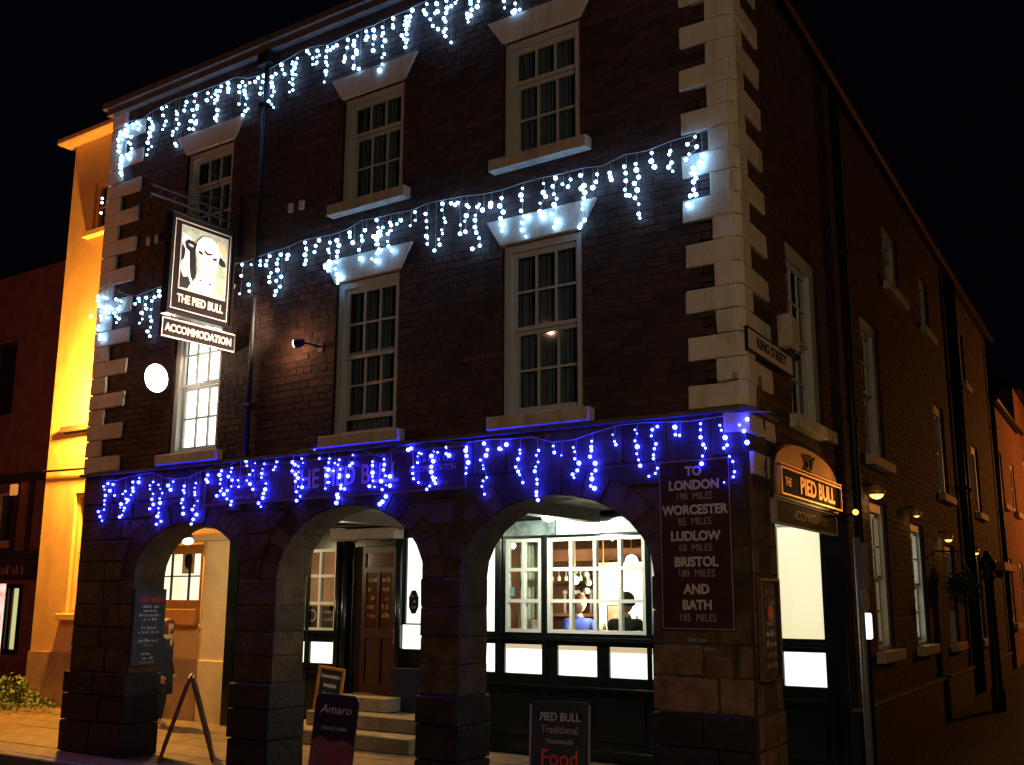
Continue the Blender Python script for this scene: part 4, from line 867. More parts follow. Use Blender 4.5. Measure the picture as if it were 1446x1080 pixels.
LOW_BULBS = "-808,310 -816,307 -796,308 -802,301 -812,296 -794,295 -813,290 -810,285 -813,279 -821,277 -819,271 -815,266 -814,303 -747,313 -748,308 -760,309 -760,302 -758,298 -761,294 -774,299 -778,296 -772,290 -767,288 -769,285 -779,284 -779,280 -771,279 -773,276 -776,271 -780,269 -723,307 -726,303 -712,303 -728,299 -707,298 -720,293 -705,293 -723,287 -708,287 -720,281 -707,282 -724,276 -709,276 -709,271 -710,267 -703,261 -711,258 -685,305 -693,301 -689,296 -666,299 -666,294 -664,291 -668,284 -668,280 -666,275 -665,268 -645,301 -648,296 -648,291 -647,288 -641,281 -645,276 -650,272 -641,266 -647,261 -649,256 -627,309 -629,304 -625,301 -604,312 -608,308 -606,303 -605,298 -603,293 -603,290 -609,285 -597,286 -593,281 -588,314 -590,310 -592,305 -587,301 -586,294 -586,278 -585,274 -593,290 -566,320 -564,315 -552,317 -553,309 -558,305 -562,299 -558,295 -552,289 -536,315 -539,310 -539,305 -541,301 -532,294 -534,288 -537,284 -536,279 -543,274 -538,270 -575,293 -576,300 -519,316 -521,311 -523,308 -495,314 -490,311 -485,309 -479,312 -482,317 -495,305 -485,303 -490,301 -485,297 -479,295 -490,294 -484,288 -487,283 -481,278 -487,274 -478,287 -464,323 -456,315 -442,314 -442,310 -447,305 -443,303 -445,297 -440,290 -443,290 -446,284 -429,312 -430,307 -426,302 -427,297 -427,294 -424,286 -425,283 -430,277 -428,274 -431,269 -409,315 -414,305 -410,307 -419,282 -416,295 -435,309 -435,301 -384,307 -383,303 -383,296 -382,292 -382,288 -387,283 -380,282 -368,308 -369,303 -370,298 -366,292 -372,287 -366,283 -371,279 -365,272 -369,267 -373,265 -361,291 -360,282 -334,316 -338,315 -325,311 -322,310 -327,308 -327,302 -332,298 -332,292 -331,287 -325,283 -307,311 -303,310 -310,307 -308,302 -310,297 -310,292 -308,287 -304,286 -306,284 -304,281 -312,279 -315,276 -293,314 -293,308 -289,306 -268,312 -269,309 -268,304 -267,298 -268,293 -270,288 -268,288 -249,314 -245,308 -247,303 -252,299 -249,294 -249,291 -246,283 -249,280 -250,275 -248,268 -232,308 -229,307 -224,311 -209,305 -209,302 -211,297 -213,290 -211,286 -209,283 -206,276 -189,303 -192,299 -190,293 -193,289 -193,285 -192,278 -191,274 -192,267 -192,264 -191,260 -175,306 -173,300 -166,297 -154,303 -152,299 -152,293 -148,289 -150,283 -155,280 -153,277 -136,307 -136,302 -136,299 -138,294 -133,288 -133,282 -136,279 -136,275 -137,269 -134,267 -116,311 -114,305 -112,302 -94,313 -93,310 -95,304 -93,299 -93,293 -92,288 -90,283 -74,314 -79,312 -80,307 -76,300 -77,296 -78,291 -78,288 -75,280 -77,276 -83,274 -58,312 -58,306 -54,305 -36,313 -36,308 -36,302 -34,296 -32,293 -35,287 -36,281 -19,310 -18,306 -15,300 -14,294 -17,292 -12,285 -10,281 -9,273 -10,269 -17,265 3,313 -3,309 0,304 2,295 0,288 4,285 3,279 2,274 1,271 5,265"
# ============================================================ STRINGS OF ICICLE LIGHTS
_b = nb(); bmesh.ops.create_icosphere(_b, subdivisions=2, radius=0.0162); ME_W = mesh(_b, M_bulbw, smooth=True)
_b = nb(); bmesh.ops.create_icosphere(_b, subdivisions=2, radius=0.0148); ME_B = mesh(_b, M_bulbb, smooth=True)
_b = nb(); bmesh.ops.create_icosphere(_b, subdivisions=2, radius=0.0098); ME_B2 = mesh(_b, M_bulbbw, smooth=True)
def light_string(name, label, data, mes, y, extra=(), cap=298):
    t = thing(name, label, 'string lights', (0, 0, 0))
    pts = [tuple(float(a) / 100 for a in p.split(',')) for p in data.split()] + list(extra)
    pts = pts[:cap]; rr = random.Random(3)
    for x, z in pts:
        yy = y
        if x > -0.02: yy = y + 0.02
        me = mes[0] if (len(mes) == 1 or rr.random() < 0.6) else mes[1]
        o = link('bulb', me, t, (x, yy + rr.uniform(-0.012, 0.01), z)); s = rr.choice((0.62, 0.8, 0.95, 1.0, 1.1, 1.28)); o.scale = (s, s, s)
    # droppers: chain neighbouring bulbs, and one long cable that sags between its hooks
    bm = nb(); pts.sort(); groups = []
    for p in pts:
        if groups and abs(groups[-1][-1][0] - p[0]) < 0.035 and len(groups[-1]) < 16: groups[-1].append(p)
        else: groups.append([p])
    tops = []
    for g in groups:
        g.sort(key=lambda q: -q[1]); tops.append((sum(q[0] for q in g) / len(g), g[0][1]))
        for a, b in zip(g, g[1:]): tube(bm, (a[0], y + 0.012, a[1]), (b[0], y + 0.012, b[1]), 0.0022, 4, caps=False)
    tops.sort(); hi = []
    x = tops[0][0]
    while x < tops[-1][0] + 0.3:
        zz = [z for a, z in tops if abs(a - x) < 0.28]
        if zz: hi.append((x, max(zz) + 0.06 - 0.03 * abs(math.sin(x * 3))))
        x += 0.22
    for a, b in zip(hi, hi[1:]): tube(bm, (a[0], y + 0.015, a[1]), (b[0], y + 0.015, b[1]), 0.0035, 5, caps=False)
    for a, z in tops:
        k = min(hi, key=lambda q: abs(q[0] - a)); tube(bm, (a, y + 0.013, z), (a, y + 0.013, k[1]), 0.002, 4, caps=False)
    obj('cable', bm, M_wire, t)
    return t
rr = random.Random(11); ex = []
x = -2.0
while x < -0.5:
    n = rr.randint(2, 7); z = 7.78
    for k in range(n): ex.append((x + rr.uniform(-.03, .03), z - rr.uniform(0.03, 0.09) * (k + 1)))
    x += rr.uniform(0.12, 0.26)
light_string('icicle_lights', 'cool white icicle lights hanging under the eaves above the second floor windows', UP_BULBS, [ME_W], -0.048, ex)
light_string('icicle_lights', 'cool white icicle lights strung between the first and second floor windows', MID_BULBS, [ME_W], -0.066)
light_string('icicle_lights', 'deep blue icicle lights strung across the fascia above the arches', LOW_BULBS, [ME_B, ME_B2], -0.046)
o = thing('icicle_lights', 'three white bulbs hanging round the left corner of the pub below the eaves', 'string lights', (0, 0, 0))
for z in (6.86, 6.80, 6.66): link('bulb', ME_W, o, (XL - 0.13, -0.02, z))

# ============================================================ SIGNS
R90 = (math.pi / 2, 0, 0); RX = (math.pi / 2, 0, RS)
# fascia sign
t = thing('fascia_sign', 'long dark maroon fascia sign lettered THE PIED BULL behind the blue lights', 'sign', (0, 0, 0))
bx('board', M_maroon, t, -6.30, -0.029, 2.77, -2.72, -0.02, 3.13, 0.004)
bm = nb(); box(bm, -6.32, -0.042, 2.745, -2.70, -0.022, 2.768); box(bm, -6.32, -0.042, 3.132, -2.70, -0.022, 3.155); box(bm, -6.32, -0.042, 2.7685, -6.302, -0.022, 3.1315); box(bm, -2.718, -0.042, 2.7685, -2.70, -0.022, 3.1315)
obj('moulding', bm, mat('board_edge', (0.12, 0.08, 0.08), 0.5), t)
M_fl = mat('pinkish_lettering', (0.42, 0.26, 0.25), 0.6)
text('lettering', 'THE PIED BULL', M_fl, t, (-4.24, -0.029, 2.945), 0.275, R90, 0.003, bold=0.004, sx=0.80)
for cx in (-5.58, -3.10):
    for k, s in enumerate(('FINE ALES', 'ACCOMMODATION', 'GOOD FOOD')):
        if cx < -4 or k == 1: 
            if k == 1: text('lettering', s, M_letter2, t, (cx, -0.029, 2.955), 0.085, R90, 0.003, sx=0.72)
            else: scribble('lettering', t, cx - 0.28, cx + 0.28, 2.99 - 0.11 * k + 0.03, 0.06, M_letter2, -0.030, seed=60 + k)
        else: scribble('lettering', t, cx - 0.2, cx + 0.2, 2.99 - 0.11 * k + 0.03, 0.06, M_letter2, -0.030, seed=70 + k)
# mileage board
t = thing('mileage_board', 'tall dark mileage board reading TO LONDON 198 MILES on the corner pier', 'sign', (0, 0, 0))
bx('board', M_maroon, t, -0.745, -0.036, 1.525, -0.125, -0.022, 2.855, 0.003)
bm = nb(); e = 0.006; X0, X1, Z0, Z1 = -0.735, -0.135, 1.535, 2.845
box(bm, X0, -0.039, Z0, X1, -0.0362, Z0 + e); box(bm, X0, -0.039, Z1 - e, X1, -0.0362, Z1); box(bm, X0, -0.039, Z0 + e, X0 + e, -0.0362, Z1 - e); box(bm, X1 - e, -0.039, Z0 + e, X1, -0.0362, Z1 - e)
obj('border_line', bm, M_letter2, t)
for s, z, big in (('TO', 2.755, 1), ('LONDON', 2.645, 1), ('198  MILES', 2.558, 0), ('WORCESTER', 2.45, 1), ('85  MILES', 2.36, 0), ('LUDLOW', 2.245, 1), ('68  MILES', 2.155, 0), ('BRISTOL', 2.045, 1), ('180  MILES', 1.957, 0), ('AND', 1.835, 1), ('BATH', 1.715, 1), ('185  MILES', 1.62, 0)):
    text('lettering', s, M_letter if big else M_letter2, t, (-0.437, -0.0362, z), 0.102 if big else 0.082, R90, 0.0035, bold=0.0035 if big else 0.0, sx=(0.96 if s != 'WORCESTER' else 0.93) if big else 0.86)
t = thing('painted_inscription', 'three short faded painted lines just below the mileage board', 'sign', (0, 0, 0))
for k, (a, b) in enumerate(((-0.53, -0.38), (-0.62, -0.30), (-0.52, -0.40))): scribble('lettering', t, a, b, 1.44 - 0.065 * k, 0.045, M_letter2, -0.021, seed=80 + k)
# street name plate
t = thing('street_name_plate', 'narrow white KING STREET name plate with dark lettering high on the side wall', 'sign', sp(-0.13, 0, 0), RS)
bx('plate', M_white, t, 0.14, -0.055, 3.70, 1.36, -0.03, 3.86, 0.003); bx('frame', M_black, t, 0.12, -0.05, 3.68, 1.38, -0.029, 3.699); bx('frame', M_black, t, 0.12, -0.05, 3.861, 1.38, -0.029, 3.88); bx('frame', M_black, t, 0.12, -0.05, 3.6995, 0.139, -0.029, 3.8605)
t['label'] = 'narrow white KING STREET name plate with dark lettering high on the side wall'
MATS['sign_white'].node_tree.nodes['Principled BSDF'].inputs['Base Color'].default_value = (0.5, 0.45, 0.38, 1)
text('lettering', 'KING STREET', M_black, t, (0.75, -0.056, 3.78), 0.12, R90, 0.002, bold=0.003, sx=1.15)
# painted letter A and R
t = thing('painted_letter', 'tall dark letter A painted on the cream quoins below the street name plate', 'sign', (0, 0, 0), RS)
text('lettering', 'A', mat('rusty_lettering', (0.16, 0.06, 0.02), 0.8), t, (0.33, -0.033, 3.40), 0.34, R90, 0.003, sx=0.8)
scribble('lettering', t, 0.2, 0.5, 3.275, 0.04, MATS['rusty_lettering'], -0.036, seed=91)
t = thing('painted_letter', 'small dark letter R painted near the rounded corner beside the large A', 'sign', (0, 0, 0))
text('lettering', 'R', MATS['rusty_lettering'], t, (-0.055, -0.0315, 3.47), 0.09, R90, 0.003)
# alarm box
t = thing('alarm_box', 'white alarm box on the side wall beside the first floor window', 'alarm box', sp(-0.1, 0, 0), RS)
bm = nb(); prism(bm, [(1.04, 3.90), (1.30, 3.90), (1.30, 4.18), (1.04, 4.20)], -0.14, -0.01); obj('cover', bm, M_sill, t, bevel=0.012)
bm = nb(); tube(bm, (1.17, -0.08, 3.90), (1.30, -0.10, 3.85), 0.02); ball(bm, (1.31, -0.10, 3.85), 0.035, 10); obj('strobe', bm, M_black, t)
# arched canopy sign over the side entrance
t = thing('arched_entrance_sign', 'arched gold and black THE PIED BULL sign lit from below over the side opening', 'sign', sp(-0.20, -0.05, -0.02), RS)
ap = [(0.70, 2.60)] + [(1.77 - 1.07 * math.cos(math.pi * k / 18), 2.78 + 0.34 * (math.sin(math.pi * k / 18) ** 0.6)) for k in range(0, 19)] + [(2.84, 2.60)]
bm = nb(); prism(bm, ap, -0.10, 0.28); obj('board', bm, mat('sign_edge', (0.03, 0.02, 0.015), 0.4), t, bevel=0.006)
inn = [(1.77 + (a - 1.77) * 0.95, 2.62 + (b - 2.60) * 0.93) for a, b in ap]
bm = nb(); prism(bm, inn, -0.112, -0.101); obj('gold_field', bm, mat('copper_field', (0.55, 0.21, 0.05), 0.45, color2=(0.38, 0.13, 0.03), nscale=4), t)
bm = nb(); box(bm, 0.80, -0.135, 2.64, 2.78, -0.113, 2.84); obj('name_panel', bm, M_board, t)
bm = nb()
for a, b, c, d in ((0.78, 2.625, 2.80, 2.639), (0.78, 2.841, 2.80, 2.858), (0.78, 2.6395, 0.797, 2.8405), (2.783, 2.6395, 2.80, 2.8405), (0.74, 2.873, 2.82, 2.884)): box(bm, a, -0.15, b, c, -0.1135, d)
obj('name_border', bm, M_gold, t)
text('lettering', 'THE', M_gold, t, (1.00, -0.136, 2.74), 0.10, R90, 0.004, sx=1.0, shear=0.3)
text('lettering', 'PIED BULL', M_gold, t, (1.95, -0.136, 2.74), 0.20, R90, 0.006, bold=0.006, sx=1.3)
M_emb = mat('emblem_dark', (0.06, 0.03, 0.015), 0.5)
bm = nb(); ball(bm, (1.80, -0.115, 2.98), 0.085, 14, (1.0, 0.35, 0.95)); ball(bm, (1.70, -0.115, 2.94), 0.05, 10, (1, 0.35, 1.1))
for s in (-1, 1): tube(bm, (1.80 + s * 0.06, -0.125, 3.02), (1.80 + s * 0.13, -0.125, 3.05), 0.018, 8, 0.006)
obj('bull_emblem', bm, M_emb, t, smooth=True)
bm = nb(); pr_ = None
for k in range(13):
    a = -0.6 + k * 0.2; p_ = Vector((1.66 + 0.05 * math.sin(a * 2.2), -0.125, 2.88 + 0.014 * k))
    if pr_ is not None: tube(bm, pr_, p_, 0.01, 6)
    pr_ = p_
obj('emblem_scroll', bm, M_gold, t)
light('sign_uplight', 'SPOT', tuple(sp(2.60, 0.38, 2.62)), 9, (1.0, 0.55, 0.14), 0.03, tuple(sp(1.8, 0.05, 2.98)), 75)
tt = thing('sign_lamp', 'small bright lamp at the right end of the arched entrance sign', 'lamp', sp(2.42, 0.26, 2.58))
bm = nb(); ball(bm, (0, 0, 0), 0.028, 10); obj('lens', bm, M_lampy, tt, smooth=True); bm = nb(); tube(bm, (0, 0, -0.02), (-0.26, 0.02, -0.03), 0.01); obj('arm', bm, M_iron, tt)
t = thing('hanging_board', 'narrow dark ACCOMMODATION board hung under the arched entrance sign', 'sign', sp(-0.24, -0.05, -0.02), RS)
bx('board', M_board, t, 0.78, -0.10, 2.40, 2.74, -0.06, 2.575, 0.003)
bm = nb()
for a, b, c, d in ((0.77, 2.388, 2.75, 2.3995), (0.77, 2.576, 2.75, 2.588), (0.762, 2.388, 0.7745, 2.588), (2.7455, 2.388, 2.758, 2.588)): box(bm, a, -0.112, b, c, -0.061, d)
obj('edge', bm, M_letter2, t); text('lettering', 'ACCOMMODATION', mat('dull_lettering', (0.2, 0.11, 0.06), 0.6), t, (1.86, -0.101, 2.487), 0.115, R90, 0.003, sx=1.05)
bm = nb(); 
for s in (1.0, 2.5): tube(bm, (s, -0.08, 2.588), (s, -0.08, 2.60), 0.01)
obj('hanger', bm, M_iron, t)
# chalk menu boards on piers
def menu(parent, lines, x0, x1, ztop, y, dz, seed=0, h=0.055):
    for k, (l, m) in enumerate(lines):
        if not l: continue
        w = (x1 - x0) * l / 2; c = (x0 + x1) / 2
        scribble('chalk_lettering', parent, c - w, c + w, ztop - k * dz, h, m, y, seed=seed + k)
t = thing('menu_board', 'narrow framed menu board with an orange emblem on the corner pier, side street face', 'sign', sp(-0.09, 0, 0), RS)
bx('board', M_chalk, t, 0.12, -0.055, 1.18, 0.56, -0.032, 1.90, 0.0); 
bm = nb()
for a, b, c, d in ((0.10, 1.16, 0.58, 1.179), (0.10, 1.901, 0.58, 1.92), (0.10, 1.1795, 0.119, 1.9005), (0.561, 1.1795, 0.58, 1.9005)): box(bm, a, -0.07, b, c, -0.031, d)
obj('frame', bm, mat('bronze_frame', (0.10, 0.06, 0.04), 0.4), t)
menu(t, [(.5, M_letter2), (.7, M_letter2), (0, M_letter2), (.45, M_letter), (.6, M_chalkw), (.6, M_letter), (.7, M_letter2), (.7, M_letter2)], 0.14, 0.54, 1.80, -0.056, 0.078, 100, 0.05)
bm = nb(); bmesh.ops.create_cone(bm, segments=14, radius1=0.07, radius2=0.05, depth=0.012, cap_ends=True, matrix=Matrix.Translation((0.34, -0.062, 1.655)) @ Matrix.Rotation(math.pi / 2, 4, 'X')); obj('emblem', bm, mat('orange_emblem', (0.8, 0.16, 0.03), 0.5), t)
t = thing('pier_chalkboard', 'tall chalkboard with a red heading fixed to the inner face of the left pier', 'sign', (-7.488, 0.22, 0), math.pi / 2)
bx('board', M_chalk, t, -0.23, -0.045, 1.0, 0.20, -0.02, 1.86, 0.003)
text('heading', 'PIED BULL', M_chalkr, t, (0.0, -0.047, 1.735), 0.075, R90, 0.002, shear=0.2)
menu(t, [(.62, M_chalkw), (.5, M_chalkw), (.78, M_chalkw), (.5, M_chalkw), (0, M_chalkw), (.55, M_chalkw), (.75, M_chalkw), (0, M_chalkw), (.75, M_chalkw), (.4, M_letter2), (0, None), (.5, M_chalkw), (.35, M_chalkw), (.6, M_letter2)], -0.20, 0.18, 1.645, -0.046, 0.048, 130, 0.036)

# hanging pictorial sign: board stands at right angles to the wall, face towards +x
HX = -6.0
t = thing('hanging_pub_sign', 'hanging pub sign with bull picture and THE PIED BULL lettering on an iron bracket', 'sign', (HX, 0, 0), math.pi / 2)
bx('board', M_board, t, -0.93, 0.0, 4.72, -0.11, 0.05, 5.80, 0.004)
bm = nb()
def rim(bm, x0, z0, x1, z1, w, y0, y1):
    box(bm, x0, y0, z0, x1, y1, z0 + w); box(bm, x0, y0, z1 - w, x1, y1, z1); box(bm, x0, y0, z0 + w + .0005, x0 + w, y1, z1 - w - .0005); box(bm, x1 - w, y0, z0 + w + .0005, x1, y1, z1 - w - .0005)
rim(bm, -0.96, 4.69, -0.08, 5.83, 0.028, -0.03, 0.08); obj('frame', bm, M_black, t, bevel=0.003)
bm = nb(); rim(bm, -0.90, 4.76, -0.14, 5.76, 0.010, -0.006, -0.0005); obj('white_line', bm, M_white, t)
PW = mat('picture_white', (0.85, 0.85, 0.82), 0.5); PB = mat('picture_black', (0.015, 0.013, 0.012), 0.5)
bm = nb(); box(bm, -0.81, -0.004, 5.00, -0.19, -0.0005, 5.70); obj('picture', bm, mat('picture_field', (0.05, 0.14, 0.04), 0.6, color2=(0.6, 0.66, 0.55), nscale=2.6), t)
bm = nb(); rim(bm, -0.82, 4.99, -0.18, 5.71, 0.010, -0.009, -0.0045); obj('white_line', bm, M_white, t)
def flat(name, pts, m, y0, y1=None):
    bm = nb(); prism(bm, pts, y0, y0 + 0.003); bmesh.ops.triangulate(bm, faces=list(bm.faces)); return obj(name, bm, m, t)
def ell(cx, cz, a, b, rot=0.0, n=20): 
    return [(cx + a * math.cos(k * 2 * math.pi / n) * math.cos(rot) - b * math.sin(k * 2 * math.pi / n) * math.sin(rot), cz + a * math.cos(k * 2 * math.pi / n) * math.sin(rot) + b * math.sin(k * 2 * math.pi / n) * math.cos(rot)) for k in range(n)]
PG = mat('picture_grey', (0.42, 0.42, 0.38), 0.5)
flat('bull_body', [(-0.80, 5.01), (-0.36, 5.01), (-0.38, 5.14), (-0.50, 5.40), (-0.62, 5.50), (-0.70, 5.60), (-0.80, 5.62)], PW, -0.008)
flat('bull_patch', [(-0.80, 5.01), (-0.70, 5.01), (-0.66, 5.08), (-0.70, 5.15), (-0.76, 5.13), (-0.80, 5.20)], PB, -0.0115)
flat('bull_patch', [(-0.80, 5.30), (-0.765, 5.34), (-0.755, 5.44), (-0.80, 5.50)], PB, -0.0115)
flat('bull_patch', [(-0.70, 5.46), (-0.63, 5.46), (-0.61, 5.34), (-0.60, 5.20), (-0.63, 5.10), (-0.67, 5.16), (-0.69, 5.28)], PB, -0.0115)
flat('bull_ear', [(-0.60, 5.44), (-0.68, 5.42), (-0.75, 5.46), (-0.77, 5.52), (-0.73, 5.56), (-0.66, 5.555), (-0.60, 5.53)], PB, -0.012); flat('bull_ear', [(-0.33, 5.46), (-0.27, 5.47), (-0.215, 5.43), (-0.20, 5.38), (-0.25, 5.37), (-0.32, 5.40)], PB, -0.012); flat('ear_lining', ell(-0.695, 5.50, 0.038, 0.014, -0.2), PG, -0.0225)
flat('bull_horn', [(-0.36, 5.60), (-0.28, 5.56), (-0.225, 5.47), (-0.20, 5.53), (-0.235, 5.62), (-0.33, 5.655)], mat('horn', (0.6, 0.5, 0.3), 0.5), -0.0155)
flat('bull_head', [(-0.63, 5.46), (-0.61, 5.57), (-0.54, 5.64), (-0.43, 5.655), (-0.34, 5.61), (-0.295, 5.50), (-0.32, 5.36), (-0.345, 5.24), (-0.32, 5.15), (-0.36, 5.06), (-0.47, 5.025), (-0.57, 5.05), (-0.615, 5.14), (-0.59, 5.26), (-0.61, 5.36)], PW, -0.019)
flat('bull_shade', [(-0.625, 5.44), (-0.60, 5.35), (-0.585, 5.26), (-0.61, 5.14), (-0.57, 5.06), (-0.555, 5.10), (-0.57, 5.18), (-0.555, 5.28), (-0.585, 5.42)], PG, -0.0225)
flat('bull_shade', ell(-0.47, 5.075, 0.09, 0.018, 0.05), PG, -0.0225)
flat('bull_eye', ell(-0.56, 5.45, 0.034, 0.017, -0.3), PB, -0.0225); flat('bull_eye', ell(-0.365, 5.425, 0.03, 0.016, 0.25), PB, -0.0225); flat('bull_brow', [(-0.52, 5.50), (-0.46, 5.47), (-0.40, 5.485), (-0.42, 5.455), (-0.47, 5.445), (-0.51, 5.47)], PB, -0.0225)
flat('bull_nostril', ell(-0.545, 5.14, 0.018, 0.011, -0.3), PB, -0.0225); flat('bull_nostril', ell(-0.41, 5.13, 0.018, 0.011, 0.3), PB, -0.0225)
text('lettering', 'THE PIED BULL', M_white, t, (-0.51, -0.002, 4.885), 0.125, R90, 0.004, bold=0.004, sx=0.74)
bx('accommodation_board', M_board, t, -0.985, 0.0, 4.44, -0.01, 0.04, 4.64, 0.003)
bm = nb(); rim(bm, -0.99, 4.435, -0.005, 4.645, 0.014, -0.012, -0.0005); obj('white_line', bm, M_white, t)
text('lettering', 'ACCOMMODATION', M_white, t, (-0.497, -0.002, 4.54), 0.115, R90, 0.004, bold=0.004, sx=0.84)
bm = nb()
for x in (-0.85, -0.15): tube(bm, (x, 0.02, 4.64), (x, 0.02, 4.70), 0.008); tube(bm, (x, 0.02, 5.83), (x, 0.02, 5.925), 0.008)
tube(bm, (-1.24, 0.02, 5.94), (-0.0, 0.02, 5.94), 0.016, 8); tube(bm, (-1.24, 0.02, 6.04), (0.0, 0.02, 6.04), 0.012, 8); tube(bm, (-1.22, 0.02, 5.90), (-1.22, 0.02, 6.09), 0.012, 8)
for k in range(6): tube(bm, (-1.15 + k * 0.2, 0.02, 5.94), (-1.05 + k * 0.2, 0.02, 6.04), 0.006, 5)
pr_ = None
for k in range(15):
    a = k / 14 * math.pi * 1.5; r_ = 0.05 + 0.012 * k; p_ = Vector((-0.16 + r_ * math.cos(a + 2.5), 0.02, 5.76 + r_ * math.sin(a + 2.5)))
    pr_ = p_
tube(bm, (-0.02, 0.02, 5.55), (-0.02, 0.02, 6.3), 0.02, 8); tube(bm, (-0.02, 0.02, 6.28), (-0.75, 0.02, 6.05), 0.008, 6)
tube(bm, (-0.02, 0.02, 5.99), (-0.95, -0.55, 6.2), 0.004, 4)
tag(obj('bracket', bm, M_iron, t), kind='stuff')
# floodlights for the hanging sign
def floodlight(label, x, z, y, d, power, r, spotdeg, tgt):
    t = thing('floodlight', label, 'floodlight', (x, y, z))
    bm = nb(); lathe(bm, [(r * 0.6, -0.09), (r * 0.8, -0.05), (r, 0.0)], n=16); hd = obj('housing', bm, M_iron, t, rot=(0, d * math.pi / 2, 0), smooth=True)
    bm = nb(); lathe(bm, [(r * 0.93, 0.0005), (r * 0.8, 0.02), (r * 0.4, 0.035)], n=16); obj('lens', bm, M_lamp, t, rot=(0, d * math.pi / 2, 0), smooth=True)
    bm = nb(); tube(bm, (0, 0.0, 0), (-d * 0.06, 0.0, 0), 0.02); tube(bm, (-d * 0.09, 0, 0), (-d * 0.14, -y - 0.01, -0.02), 0.012); box(bm, -d * 0.14 - 0.04, -y - 0.02, -0.07, -d * 0.14 + 0.04, -y, 0.03); obj('arm', bm, M_iron, t)
    light('flood_beam', 'SPOT', (x + d * 0.06, y, z), power, (1.0, 0.74, 0.50), 0.05, tgt, spotdeg, parent=t, blend=0.6)
    return t
floodlight('small floodlight on the wall left of the middle first floor window, aimed at the sign', -4.78, 4.34, -0.22, -1, 380, 0.055, 80, (-6.0, -0.62, 4.80))
floodlight('sign floodlight left of the lit window, lens enlarged to stand for its glare', -6.98, 4.22, -0.28, 1, 40, 0.17, 120, (-5.9, -0.5, 5.1))  # lens widened to stand in for the lamp's glare
light('wall_wash', 'POINT', (-4.98, -0.2, 4.34), 8.0, (1.0, 0.46, 0.22), 0.04)

light('flood_spill', 'POINT', (-6.86, -0.42, 4.22), 5, (1.0, 0.60, 0.34), 0.05)
# cables and drain pipes on the front
t = thing('downpipe', 'black downpipe on the front wall between the hanging sign and the middle windows', 'downpipe', (-5.66, 0, 0))
bm = nb(); tube(bm, (0, -0.05, 3.26), (0, -0.05, 7.95), 0.026, 10); obj('pipe', bm, M_iron, t, smooth=True); bm = nb(); box(bm, -0.1, -0.12, 7.8, 0.1, -0.01, 7.96); obj('hopper', bm, M_iron, t, bevel=0.01)
bm = nb()
bm.free()
for z in (3.8, 5.0, 6.2, 7.3): bm = nb(); box(bm, -0.06, -0.1, z, 0.06, 0.0, z + 0.03); obj('clip', bm, M_iron, t)
t = thing('vent_plate', 'pair of small pale ventilation plates high on the brickwork right of the hanging sign', 'vent', (0, 0, 0))
for x in (-5.22, -5.05): bx('plate', M_letter, t, x, -0.03, 5.92, x + 0.07, -0.005, 6.02, 0.003)
t = thing('vent_plate', 'pair of small pale ventilation plates high on the brickwork left of the hanging sign', 'vent', (0, 0, 0))
for x in (-7.72, -7.56): bx('plate', M_letter, t, x, -0.03, 6.02, x + 0.07, -0.005, 6.12, 0.003)

# ============================================================ ARCADE LAMPS
def arcade_lamp(label, x, y, p, col, spot=True):
    t = thing('arcade_lamp', label, 'lamp', (x, y, 2.62))
    bm = nb(); lathe(bm, [(0.13, 0.135), (0.13, 0.10), (0.10, 0.06)], n=16); obj('base', bm, M_letter, t, smooth=True)
    bm = nb(); ball(bm, (0, 0, 0.04), 0.085, 12, (1, 1, 0.6)); obj('dome', bm, emis('dome_glass', (1.0, 0.97, 0.85), 4.0) if 'dome_glass' not in MATS else MATS['dome_glass'], t, smooth=True)
    light('lamp_glow', 'POINT', (x, y, 2.52), p, col, 0.05, parent=t)
arcade_lamp('round bulkhead lamp on the arcade ceiling above the right arch', -3.3, 2.3, 70, (1.0, 0.99, 0.80))
arcade_lamp('round bulkhead lamp on the arcade ceiling above the middle arch', -5.55, 1.2, 13, (0.95, 0.95, 0.70))
arcade_lamp('round bulkhead lamp on the arcade ceiling near the side entrance', -1.3, 1.9, 10, (0.95, 1.0, 0.85))
t = thing('hanging_spotlight', 'black spotlight with a bright bulb hanging in the left arch', 'lamp', (-8.5, 1.5, 2.50))
bm = nb(); tube(bm, (0, 0, 0.26), (0, 0, 0.12), 0.03, 10); tube(bm, (0, 0, 0.14), (0.02, 0, 0.03), 0.045, 12, 0.07); obj('housing', bm, M_black, t)
bm = nb(); ball(bm, (0.02, 0, 0.0), 0.075, 12, (1, 1, 0.6)); obj('bulb', bm, M_globe, t, smooth=True); light('spot_glow', 'POINT', (-8.5, 1.5, 2.38), 60, (1.0, 0.80, 0.42), 0.05, parent=t)

# ============================================================ BOARDS ON THE PAVEMENT
t = thing('sandwich_board', 'dark wooden A-frame board seen edge on in the left arch', 'sandwich board', (-6.88, 0.40, 0.0), math.radians(50))
for s, r_ in ((-1, 0.30), (1, -0.30)):
    bm = nb(); box(bm, -0.02, -0.27, 0.0, 0.02, 0.27, 0.93); f = obj('leaf', bm, mat('aframe_wood', (0.10, 0.035, 0.016), 0.5, noise=0.3, nscale=8), t, loc=(s * 0.285, 0, 0.0), rot=(0, -s * 0.30, 0), bevel=0.006)
    bm = nb(); box(bm, s * 0.0205 if s > 0 else -0.026, -0.22, 0.15, 0.026 if s > 0 else -0.0205, 0.22, 0.86); obj('chalk_panel', bm, M_chalk, f)
bm = nb(); tube(bm, (0, -0.24, 0.90), (0, 0.24, 0.90), 0.015); obj('hinge', bm, M_iron, t)
